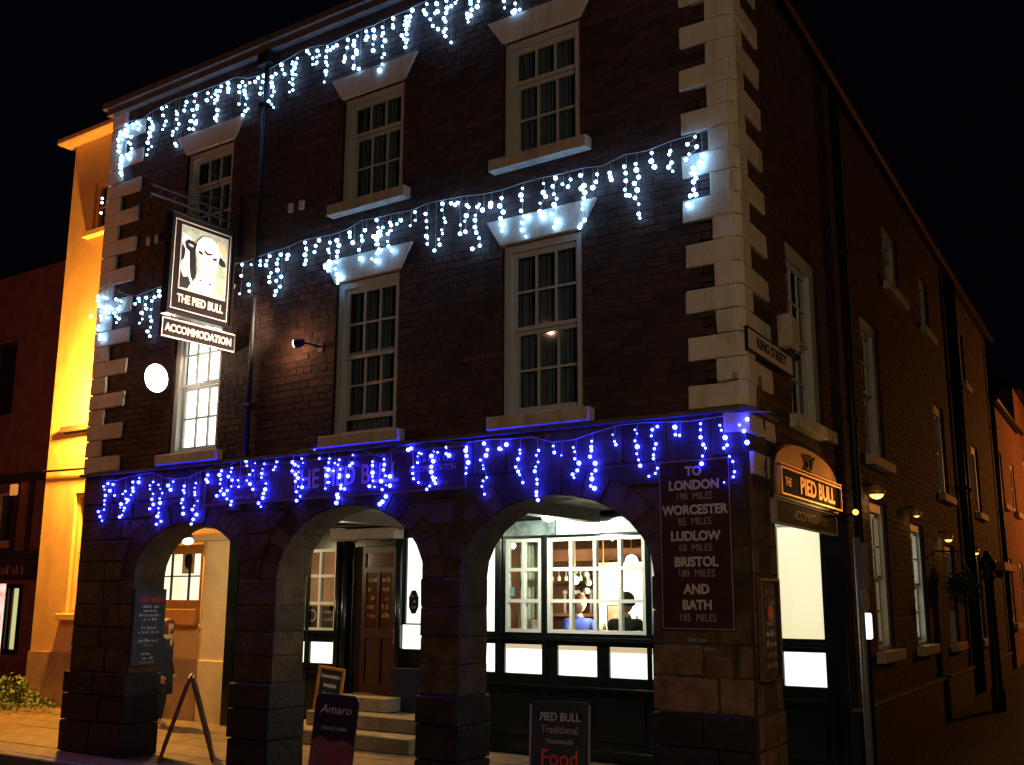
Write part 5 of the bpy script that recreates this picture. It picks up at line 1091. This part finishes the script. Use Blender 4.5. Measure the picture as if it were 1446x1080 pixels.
# swing sign, rounded top
t = thing('pavement_sign', 'dark pavement sign with rounded top and pink picture, standing in the middle arch', 'pavement sign', (-4.17, -0.16, 0.0), math.radians(22))
def rounded(w, z0, z1, r, n=6):
    p = [(-w, z0), (w, z0)]
    p += [(w - r + r * math.cos(a), z1 - r + r * math.sin(a)) for a in [math.pi / 2 * k / n for k in range(n + 1)]]
    p += [(-w + r - r * math.sin(a), z1 - r + r * math.cos(a)) for a in [math.pi / 2 * k / n for k in range(n + 1)]]
    return p
bm = nb(); prism(bm, rounded(0.215, 0.03, 0.87, 0.06), -0.018, 0.018); pb = obj('panel', bm, mat('swing_panel', (0.03, 0.016, 0.022), 0.35), t, rot=(-0.05, math.radians(4), 0), bevel=0.004)
bm = nb(); prism(bm, [(-0.21, 0.10), (0.21, 0.06), (0.21, 0.42), (0.12, 0.47), (-0.02, 0.44), (-0.12, 0.49), (-0.21, 0.44)], -0.021, -0.0185); bmesh.ops.triangulate(bm, faces=list(bm.faces))
obj('picture', bm, mat('pink_food', (0.30, 0.08, 0.075), 0.4, color2=(0.12, 0.04, 0.03), nscale=7), pb)
bm = nb(); prism(bm, [(-0.1, 0.26), (0.08, 0.23), (0.1, 0.33), (-0.04, 0.38)], -0.024, -0.0215); obj('picture_detail', bm, mat('red_food', (0.22, 0.04, 0.04), 0.4), pb)
text('lettering', 'Amaro', M_letter, pb, (0.0, -0.0185, 0.73), 0.11, R90, 0.002, shear=0.2); text('lettering', 'SERVED HERE', M_letter2, pb, (0.0, -0.0185, 0.56), 0.042, R90, 0.002, bold=0.001)
bm = nb(); box(bm, -0.24, -0.16, 0.0, 0.24, -0.12, 0.03); box(bm, -0.24, 0.12, 0.0, 0.24, 0.16, 0.03); box(bm, -0.24, -0.119, 0.0, -0.20, 0.119, 0.03); box(bm, 0.20, -0.119, 0.0, 0.24, 0.119, 0.03); obj('base', bm, M_black, t)
t = thing('pavement_chalkboard', 'dark pavement chalkboard with Food in red, standing in the right arch', 'pavement sign', (-1.72, -0.02, 0.0), math.radians(14))
bm = nb(); prism(bm, rounded(0.255, 0.0, 0.93, 0.05), -0.015, 0.015); pb = obj('panel', bm, M_chalk, t, rot=(-0.06, 0, 0), bevel=0.004)
bm = nb()
for s in (-1, 1): tube(bm, (s * 0.255, -0.015, 0.0), (s * 0.255, -0.015, 0.90), 0.009, 6)
obj('rim', bm, M_letter2, pb)
for s, z, m, sz in (('PIED BULL', 0.80, M_letter, 0.092), ('Traditional', 0.70, M_letter2, 0.085), ('Homemade', 0.61, M_letter2, 0.06), ('Food', 0.475, M_chalkr, 0.185), ('Served Today', 0.32, M_letter, 0.075), ('12 til 9', 0.20, M_letter, 0.085)):
    text('chalk_lettering', s, m, pb, (0.0, -0.0155, z), sz, R90, 0.001, bold=0.001, sx=0.86)
bm = nb(); tube(bm, (-0.2, 0.28, 0.0), (-0.18, 0.02, 0.85), 0.012, 6); tube(bm, (0.2, 0.28, 0.0), (0.18, 0.02, 0.85), 0.012, 6); obj('stay', bm, M_iron, t)
t = thing('easel_chalkboard', 'small orange framed chalkboard on a post beside the entrance steps', 'easel', (-6.42, 2.04, 0.0), math.radians(14))
bm = nb(); rim(bm, -0.185, 0.40, 0.185, 0.94, 0.035, -0.02, 0.012); f = obj('frame', bm, M_pine, t, rot=(0, math.radians(7), 0), bevel=0.004)
bx('slate', M_chalk, f, -0.149, -0.008, 0.436, 0.149, 0.006, 0.904)
for k, s in enumerate(('Accommodation', 'Available', 'Tonight')): text('chalk_lettering', s, M_chalkw, f, (0.0, -0.009, 0.83 - k * 0.11), 0.062, R90, 0.001, bold=0.002, sx=0.62 if k == 0 else 0.8)
for k in range(2): scribble('chalk_lettering', f, -0.1, 0.08, 0.54 - k * 0.07, 0.045, M_letter2, -0.0085, seed=150 + k)
bm = nb(); box(bm, -0.11, 0.015, 0.0, -0.04, 0.05, 0.5); box(bm, 0.04, 0.015, 0.0, 0.11, 0.05, 0.5); obj('post', bm, mat('pale_post', (0.3, 0.25, 0.2), 0.8), t)

# ============================================================ NEIGHBOUR: yellow rendered building set back to the left
t = thing('yellow_building', 'tall sodium-lit yellow rendered building set back beyond the left end of the pub', 'building', (0, 0, 0))
YW = [(-13.62, -12.6, 8.25, 9.2), (-13.42, -12.3, 1.50, 3.52), (-11.25, -9.98, 1.60, 2.56)]
bm = nb(); wallgrid(bm, -14.35, -8.86, -0.1, 10.1, YW, SY, SY + 0.35); obj('front_wall', bm, M_yellow, t)
bm = nb(); box(bm, -14.35, SY + 0.351, -0.1, -14.2, 11.0, 10.1); box(bm, -8.86, SY + 0.75, 3.3, -8.7, 11.0, 10.1); obj('end_wall', bm, M_yellow, t)
bm = nb(); wallgrid(bm, -14.37, -8.9, -0.02, 0.86, [], SY - 0.03, SY - 0.002); obj('plinth', bm, M_yplinth, t)
bm = nb(); box(bm, -14.6, SY - 0.25, 10.1, -8.6, SY + 0.4, 10.22); obj('cornice', bm, M_yplinth, t, bevel=0.02)
bm = nb(); v = [bm.verts.new(p) for p in [(-14.6, SY, 10.22), (-8.6, SY, 10.22), (-8.6, 11, 10.22), (-14.6, 11, 10.22), (-13, 7, 12.3), (-10, 7, 12.3)]]
for f in ((0, 1, 5, 4), (1, 2, 5), (2, 3, 4, 5), (3, 0, 4)): bm.faces.new([v[i] for i in f])
obj('roof', bm, M_slate, t)
bm = nb(); box(bm, -13.9, SY - 0.1, 4.6, -12.2, SY - 0.002, 4.7); obj('ledge', bm, MATS.get('dark_sill') or mat('dark_sill', (0.1, 0.06, 0.03), 0.8), t)
for i, (x0, x1, z0, z1) in enumerate(YW):
    i = [0, 2, 3][i]
    fm = M_pine if i == 3 else M_yellow
    bm = nb(); rim(bm, x0, z0, x1, z1, 0.07 if i != 3 else 0.13, SY + 0.06, SY + 0.16); wn_ = obj('window', bm, fm, t)
    bm = nb(); xm = (x0 + x1) / 2
    if i == 3:
        for x in (x0 + 0.42, x0 + 0.84): box(bm, x - 0.012, SY + 0.09, z0 + 0.13, x + 0.012, SY + 0.12, z1 - 0.13)
        box(bm, x0 + 0.13, SY + 0.085, 2.08, x1 - 0.13, SY + 0.089, 2.10)
    else:
        box(bm, xm - 0.015, SY + 0.09, z0 + 0.07, xm + 0.015, SY + 0.12, z1 - 0.07); box(bm, x0 + 0.07, SY + 0.085, (z0 + z1) / 2 - 0.02, x1 - 0.07, SY + 0.089, (z0 + z1) / 2 + 0.02)
    obj('glazing_bar', bm, M_iron if i == 3 else M_yellow, wn_)
    bm = nb(); box(bm, x0 + 0.01, SY + 0.13, z0 + 0.01, x1 - 0.01, SY + 0.135, z1 - 0.01)
    obj('pane', bm, emis('lit_yellow_pane', (0.93, 0.92, 0.50), 1.0, (1.0, 0.98, 0.78), 2.0) if i == 3 else mat('dark_pane', (0.02, 0.015, 0.012), 0.1, spec=0.7), wn_)
    bm = nb(); zt = 0.11 if i != 3 else 0.24; box(bm, x0 - 0.12, SY - 0.12, z0 - zt, x1 + 0.12 if i != 3 else x1 + 0.02, SY + 0.1, z0 - 0.002); obj('sill', bm, mat('dark_sill', (0.1, 0.06, 0.03), 0.8) if i == 1 else (M_pine if i == 3 else M_yellow), wn_, bevel=0.01)
bx('white_notice', M_white, t, -10.62, SY + 0.123, 2.13, -10.33, SY + 0.127, 2.50)
bm = nb(); prism(bm, ell(-10.47, 2.32, 0.09, 0.12), SY + 0.115, SY + 0.122); obj('oval_badge', bm, M_black, t)
bx('cross_beam', mat('grey_beam', (0.35, 0.28, 0.2), 0.8), t, -11.4, SY - 0.2, 2.60, -8.86, SY - 0.031, 2.70)
bm = nb(); tube(bm, (-9.86, SY - 0.06, 0.0), (-9.86, SY - 0.06, 2.59), 0.035, 8); tube(bm, (-9.86, SY - 0.06, 1.30), (-9.86, SY - 0.06, 1.38), 0.05, 8); obj('rain_pipe', bm, M_yellow, t, smooth=True)
bx('projecting_wall', mat('cream_wall', (0.66, 0.52, 0.30), 0.9, noise=0.12, nscale=3, bump=0.3, bscale=40), t, -9.80 + 0.02, SY - 0.12, 0.87, -9.12, SY - 0.032, 2.598); bx('projecting_plinth', MATS['cream_wall'], t, -9.78, SY - 0.15, -0.01, -9.12, SY - 0.032, 0.868, 0.006)
bx('corner_post', M_green, t, -9.11, SY - 0.25, 0.0, -8.92, SY - 0.04, 2.74)
t = thing('service_cable', 'thin dark cable running across the yellow wall above the ground floor window', 'cable', (0, 0, 0))
bm = nb(); prev = None
for k in range(12):
    p_ = Vector((-14.4 + k * 0.48, SY - 0.05, 3.95 - 0.04 * math.sin(math.pi * k / 11)))
    if prev is not None: tube(bm, prev, p_, 0.02, 6)
    prev = p_
for k in range(1, 12):
    pass
obj('cable', bm, M_iron, t)
# sodium lamp between the two buildings
t = thing('sodium_wall_lamp', 'orange sodium wall lamp flooding the yellow wall from behind the pub corner', 'lamp', (-12.3, 2.6, 5.2))
bm = nb(); box(bm, -0.12, -0.12, -0.05, 0.12, 0.1, 0.12); obj('housing', bm, M_iron, t, bevel=0.02); bm = nb(); ball(bm, (0, -0.02, -0.07), 0.09, 12, (1, 1, 0.6)); obj('lens', bm, M_lampy, t, smooth=True)
bm = nb(); tube(bm, (0, 0.08, 0.05), (0, 0.39, 0.05), 0.025); obj('arm', bm, M_iron, t)
light('sodium_glow', 'POINT', (-12.5, 2.62, 5.0), 3300, (1.0, 0.46, 0.06), 0.12, parent=t)
light('sodium_street_glow', 'POINT', (-12.6, -1.2, 5.6), 260, (1.0, 0.33, 0.02), 0.15)

# far left: dark timbered shop building
t = thing('timber_shop_building', 'dark reddish timbered building with a lit shop on the far left', 'building', (0, 0, 0))
M_red = mat('dark_red_brick', (0.16, 0.06, 0.06), 0.9, noise=0.25, nscale=3, bump=0.4, bscale=30); M_timb = mat('dark_timber', (0.03, 0.015, 0.012), 0.8, noise=0.3, nscale=8)
Y2 = 5.0
bm = nb(); wallgrid(bm, -32, -14.7, -0.1, 9.0, [(-20.6, -18.75, 2.9, 4.0), (-20.4, -19.2, 5.7, 7.5), (-19.9, -18.72, 0.2, 2.05), (-18.56, -18.16, 0.7, 1.95)], Y2, Y2 + 0.4); obj('front_wall', bm, M_red, t)
bm = nb(); v = [bm.verts.new(p) for p in [(-32.2, Y2 - 0.3, 8.95), (-14.5, Y2 - 0.3, 8.95), (-14.5, Y2 + 5, 11.5), (-32.2, Y2 + 5, 11.5)]]; bm.faces.new(v); obj('roof', bm, M_slate, t)
for x0, z0, x1, z1 in ((-32, 4.2, -14.7, 4.38), (-32, 2.55, -14.7, 2.72), (-32, 2.15, -17.6, 2.5)):
    bm = nb(); box(bm, x0, Y2 - 0.08, z0, x1, Y2 - 0.002, z1); obj('timber_beam', bm, M_timb, t, bevel=0.01)
for x in (-18.62, -18.05, -17.2, -16.4, -20.75):
    bm = nb(); box(bm, x - 0.07, Y2 - 0.06, 2.73, x + 0.07, Y2 - 0.002, 4.19); obj('timber_post', bm, M_timb, t, bevel=0.01)
bm = nb(); rim(bm, -20.6, 2.9, -18.75, 4.0, 0.06, Y2 + 0.05, Y2 + 0.15); box(bm, -19.5, Y2 + .05, 2.961, -19.44, Y2 + .15, 3.939); w_ = obj('window', bm, M_sill, t); bx('pane', MATS['dark_pane'], w_, -20.55, Y2 + 0.16, 2.95, -18.8, Y2 + 0.17, 3.95)
bx('sill', MATS['orange_pine'], w_, -20.7, Y2 - 0.15, 2.79, -18.7, Y2 + 0.04, 2.895)
bm = nb(); rim(bm, -20.4, 5.7, -19.2, 7.5, 0.07, Y2 + 0.05, Y2 + 0.15); w_ = obj('window', bm, M_red, t); bx('pane', MATS['dark_pane'], w_, -20.35, Y2 + 0.16, 5.75, -19.25, Y2 + 0.17, 7.45)
bx('shop_window', emis('shop_red_white', (1.0, 0.12, 0.06), 0.9, (1.0, 0.9, 0.8), 5.0), t, -19.9, Y2 + 0.1, 0.2, -18.72, Y2 + 0.12, 2.05)
bx('shop_window', emis('shop_green_light', (0.55, 0.62, 0.22), 0.8, (0.75, 0.78, 0.35), 1.4), t, -18.56, Y2 + 0.1, 0.7, -18.16, Y2 + 0.12, 1.95)
bm = nb(); rim(bm, -18.64, 0.62, -18.08, 2.03, 0.08, Y2 - 0.04, Y2 + 0.06); obj('shop_frame', bm, M_black, t)
scribble('shop_lettering', t, -20.2, -18.0, 2.24, 0.2, M_fl, Y2 - 0.085, seed=200)
t = thing('small_orange_lamp', 'small square orange light under the first floor window on the far left', 'lamp', (-18.55, Y2 - 0.12, 4.02))
bx('box', M_lampy if False else emis('dull_orange_light', (1.0, 0.35, 0.04), 0.55), t, -0.12, -0.05, -0.12, 0.12, 0.02, 0.12, 0.02); bx('bracket', M_iron, t, -0.03, 0.021, -0.03, 0.03, 0.12, 0.03)
# planting
t = thing('shrub', 'low leafy shrub spilling onto the pavement at the far left', 'shrub', (-12.7, 2.3, 0))
bm = nb(); rr = random.Random(5)
for k in range(1500):
    a = rr.uniform(0, 6.28); rad = rr.random() ** 0.5; x = -1.6 + 1.9 * rad * math.cos(a); y = -0.1 + 0.55 * rad * math.sin(a); hh = 0.55 * (1 - rad * rad) ** 0.5 * (0.6 + 0.4 * math.sin(x * 5)); z = 0.04 + hh * rr.uniform(0.3, 1)
    d = Vector((rr.uniform(-1, 1), rr.uniform(-1, 1), rr.uniform(-0.2, 1))).normalized() * rr.uniform(0.05, 0.09); n_ = d.orthogonal().normalized() * 0.022; c = Vector((x, y, z))
    bm.faces.new([bm.verts.new(p) for p in (c, c + d * .5 + n_, c + d, c + d * .5 - n_)])
tag(obj('foliage', bm, mat('leaf', (0.12, 0.17, 0.05), 0.6, island=0.5), t), kind='stuff')
bm = nb()
for k in range(9): a = rr.uniform(0, 6.28); tube(bm, (-1.6 + k * 0.12 - 0.5, -0.1, 0), (-1.6 + 1.2 * math.cos(a), -0.1 + 0.3 * math.sin(a), 0.3), 0.012, 5, 0.005)
obj('stem', bm, M_timb, t)

# ============================================================ KING STREET: buildings and furniture beyond the pub
def brick_house(name, label, s0, s1, ztop, wins, m, off=0.0, lit=None):
    t = thing(name, label, 'building', (0, 0, 0), RS)
    hs_ = [(a, b, c, d) for a, b, c, d, _ in wins]
    bm = nb(); wallgrid(bm, s0 + 0.01, s1, -0.1, ztop, hs_, -off, 0.35 - off); obj('front_wall', bm, m, t)
    for a, b, c, d, litm in wins:
        bm = nb(); rim(bm, a, c, b, d, 0.13, 0.04 - off, 0.14 - off); 
        xm = (a + b) / 2; box(bm, xm - 0.015, 0.06 - off, c + 0.131, xm + 0.015, 0.1 - off, d - 0.131); box(bm, a + 0.131, 0.055 - off, (c + d) / 2 - 0.02, b - 0.131, 0.059 - off, (c + d) / 2 + 0.02)
        w_ = obj('window', bm, M_frame, t); bx('pane', litm or MATS['dark_pane'], w_, a + 0.02, 0.15 - off, c + 0.02, b - 0.02, 0.16 - off, d - 0.02)
        bx('sill', M_sill, w_, a - 0.1, -0.12 - off, c - 0.13, b + 0.1, 0.03 - off, c - 0.002, 0.008)
    bm = nb(); box(bm, s0 + 0.02, -0.15 - off, ztop, s1, 0.3 - off, ztop + 0.06); tube(bm, (s0, -0.13 - off, ztop - 0.02), (s1, -0.13 - off, ztop - 0.02), 0.055, 8); obj('gutter', bm, M_iron, t)
    bm = nb(); v = [bm.verts.new(p) for p in [(s0, -0.1 - off, ztop + 0.06), (s1, -0.1 - off, ztop + 0.06), (s1, 4, ztop + 2.2), (s0, 4, ztop + 2.2)]]; bm.faces.new(v); obj('roof', bm, M_slate, t)
    return t
def brickmat(name, c1, c2):
    m = bpy.data.materials.new(name); m.use_nodes = True; MATS[name] = m; n = m.node_tree; b = n.nodes['Principled BSDF']; b.inputs['Roughness'].default_value = 0.9
    tc = n.nodes.new('ShaderNodeTexCoord'); mp = n.nodes.new('ShaderNodeMapping'); mp.inputs['Rotation'].default_value = (math.pi / 2, 0, 0); br = n.nodes.new('ShaderNodeTexBrick')
    br.inputs['Color1'].default_value = (*c1, 1); br.inputs['Color2'].default_value = (*c2, 1); br.inputs['Mortar'].default_value = (0.1, 0.08, 0.06, 1); br.inputs['Scale'].default_value = 1.0
    br.inputs['Brick Width'].default_value = 0.225; br.inputs['Row Height'].default_value = 0.075; br.inputs['Mortar Size'].default_value = 0.006
    n.links.new(tc.outputs['Object'], mp.inputs[0]); n.links.new(mp.outputs[0], br.inputs['Vector']); n.links.new(br.outputs['Color'], b.inputs['Base Color'])
    bp = n.nodes.new('ShaderNodeBump'); bp.inputs['Strength'].default_value = 0.5; bp.inputs['Distance'].default_value = 0.01; bp.invert = True; n.links.new(br.outputs['Fac'], bp.inputs['Height']); n.links.new(bp.outputs[0], b.inputs['Normal'])
    return m
MB = brickmat('far_brick', (0.15, 0.055, 0.035), (0.22, 0.09, 0.055))
brick_house('terraced_house', 'orange-lit brick terraced house with pale windows just beyond the pub on the side street', 17.2, 23.0, 6.15, [(17.8, 18.7, 3.9, 5.1, None), (20.5, 21.4, 3.9, 5.1, None), (18.0, 18.9, 1.3, 2.7, None), (20.6, 21.5, 1.3, 2.7, None)], MB)
brick_house('terraced_house', 'second brick terraced house beyond the pub, at the right edge of the picture', 23.0, 31.0, 7.4, [(24.0, 25.0, 4.2, 5.6, None), (27, 28, 4.2, 5.6, None), (24.2, 25.2, 1.4, 2.9, None), (27.2, 28.2, 1.4, 2.9, None)], MB)
brick_house('terraced_house', 'farthest brick terraced house at the end of the side street', 31.0, 48.0, 6.0, [(33, 34, 3.9, 5.1, None), (37, 38, 3.9, 5.1, None)], MB)
# plank over the far window, orange lamplight put into its colour
t = thing('window_awning', 'plank awning coloured as lit orange over the far ground floor side street window', 'awning', (0, 0, 0), RS)
bx('plank', M_pine, t, 14.9, -0.26, 2.36, 17.1, -0.06, 2.52, 0.01); bx('bracket', M_iron, t, 15.1, -0.059, 2.4, 15.15, -0.0, 2.45)
# downlights above the side windows
for i, (s, z, e) in enumerate(((4.12, 2.95, 1.6), (6.5, 2.88, 0.4), (9.0, 2.70, 0.7), (11.9, 2.62, 0.7))):
    t = thing('window_downlight', ['yellow downlight over the first tall side window from the corner', 'small yellow downlight over the second tall side window', 'yellow downlight over the third ground floor side window', 'yellow downlight over the farthest ground floor window of the pub'][i], 'lamp', sp(s, 0.12, z), RS)
    k = 1.0 if i == 0 else 0.7
    bm = nb(); lathe(bm, [(0.05 * k, 0.06), (0.09 * k, 0.0), (0.10 * k, -0.05)], n=12); obj('shade', bm, M_gold, t, smooth=True)
    bm = nb(); ball(bm, (0, 0, -0.045), (0.078 if i != 1 else 0.05) * k, 10, (1, 1, 0.7)); obj('lens', bm, M_lampy, t, smooth=True)
    bm = nb(); tube(bm, (0, 0, 0.05), (0, 0.12, 0.07), 0.012); obj('arm', bm, M_iron, t)
    p_ = sp(s, 0.14, z - 0.13); light('downlight_glow', 'POINT', tuple(p_), e, (1.0, 0.62, 0.2), 0.04)
# kerb and gully along the side street
_kb = nb(); box(_kb, 0, 0, -0.1, 0.88, 0.13, 0.035); KS = mesh(_kb, M_kerb, 0.012)
_side = [o for o in COL.objects if o.name == 'side_street'][0]
for i in range(34):
    s = -1 + i * 0.9; link('kerb_stone', KS, _side, sp(s, 1.7, gz(max(s, 0))), RS)
for j, s in enumerate((5.5, 14.0)):
    t = thing('drain_cover', ['iron drain cover in the side street near the corner', 'iron drain cover farther up the side street'][j], 'drain cover', sp(s, 1.9, gz(s) + 0.004), RS)
    for k in range(6): bx('bar', M_iron, t, 0.06 * k, -0.35, 0, 0.06 * k + 0.035, 0, 0.012)
    bm = nb(); rim_pts = [(-0.05, -0.38), (0.4, -0.38), (0.4, 0.03), (-0.05, 0.03)]
    box(bm, -0.05, -0.40, 0, 0.4, -0.36, 0.01); box(bm, -0.05, 0.005, 0, 0.4, 0.04, 0.01); obj('surround', bm, M_iron, t)
# drain pipes
for i, (s, z0, z1, r) in enumerate(((3.35, 0.1, 7.35, 0.045), (11.3, 0.3, 7.35, 0.06), (11.75, 0.3, 7.35, 0.06), (16.9, 0.4, 7.3, 0.05))):
    t = thing('downpipe', ['black downpipe on the side wall between the entrance opening and the first tall window', 'left one of the pair of black downpipes far along the side wall', 'right one of the pair of black downpipes far along the side wall', 'black downpipe at the far end of the pub side wall'][i], 'downpipe', sp(s, 0.08, 0), RS)
    bm = nb(); tube(bm, (0, 0, z0), (0, 0, z1), r, 10); obj('pipe', bm, M_iron, t, smooth=True)
    bm = nb()
    for z in (1.8, 3.6, 5.4, 7.0): tube(bm, (0, 0, z), (0, 0, z + 0.06), r * 1.35, 10)
    obj('collar', bm, M_iron, t)
# sign post near the corner
P1 = sp(1.32, 0.5, 0)
t = thing('sign_post', 'thin grey sign post with side plates standing near the pub corner', 'sign post', P1)
bm = nb(); tube(bm, (0, 0, -0.02), (0, 0, 2.28), 0.03, 10); obj('pole', bm, mat('grey_post', (0.16, 0.17, 0.18), 0.5, metal=0.3), t, smooth=True)
bm = nb(); box(bm, -0.01, -0.02, 1.86, 0.01, 0.20, 2.24); pl = obj('plate', bm, mat('grey_plate', (0.22, 0.21, 0.2), 0.6), t, rot=(0, 0, math.radians(-6)), loc=(0.0, 0, 0), bevel=0.004)
bm = nb(); bmesh.ops.create_cone(bm, segments=20, radius1=0.10, radius2=0.10, depth=0.02, cap_ends=True, matrix=Matrix.Translation((0.03, 0.02, 1.76)) @ Matrix.Rotation(0.0, 4, 'Z') @ Matrix.Rotation(math.pi / 2, 4, 'Y')); obj('disc', bm, MATS['grey_plate'], t)
t = thing('lit_panel', 'small bright white lit panel fixed beside the sign post', 'sign', sp(1.44, 0.5, 1.44))
bm = nb(); box(bm, -0.045, -0.03, 0.0, 0.055, 0.03, 0.215); obj('lit_face', bm, M_screen, t, bevel=0.012); bm = nb(); box(bm, -0.02, 0.031, 0.02, 0.02, 0.05, 0.19); obj('backplate', bm, M_iron, t)
# black bollard lamp farther along
P2 = sp(9.9, 0.52, 0.15)
t = thing('black_street_post', 'black cast iron post with moulded head on the side street footway', 'post', P2)
bm = nb(); lathe(bm, [(0.10, -0.05), (0.10, 0.3), (0.08, 0.36), (0.075, 0.45), (0.065, 1.9), (0.09, 1.95), (0.10, 2.0), (0.07, 2.04), (0.12, 2.12), (0.13, 2.2), (0.05, 2.3)], n=14); obj('column', bm, M_iron, t, smooth=True)
bm = nb(); ball(bm, (0, 0, 2.32), 0.05, 10); obj('finial', bm, M_iron, t, smooth=True)
# hanging basket on the side wall
t = thing('hanging_basket', 'dark hanging basket of trailing plants on the side wall between the far windows', 'hanging basket', sp(8.5, 0.32, 2.05))
bm = nb(); rr = random.Random(9)
for k in range(420):
    d = Vector((rr.gauss(0, 1), rr.gauss(0, 1), rr.gauss(0, 1))).normalized() * rr.uniform(0.1, 0.26); d.z *= 0.8; d.z -= 0.15 * rr.random(); e_ = Vector((rr.uniform(-1, 1), rr.uniform(-1, 1), rr.uniform(-1, 0.4))).normalized() * 0.06; n_ = e_.orthogonal().normalized() * 0.02
    bm.faces.new([bm.verts.new(p) for p in (d, d + e_ * .5 + n_, d + e_, d + e_ * .5 - n_)])
tag(obj('foliage', bm, mat('dark_leaf', (0.03, 0.05, 0.02), 0.6, island=0.4), t), kind='stuff')
bm = nb(); lathe(bm, [(0.04, -0.2), (0.13, -0.12), (0.18, 0.0)], n=12); obj('basket', bm, M_iron, t); bm = nb(); tube(bm, (0, 0, 0.4), tuple(SN * -0.32 + Vector((0, 0, 0.42))), 0.012)
for k in range(3): a = k * 2.09; tube(bm, (0.17 * math.cos(a), 0.17 * math.sin(a), 0), (0, 0, 0.4), 0.004, 4)
obj('hanger', bm, M_iron, t)
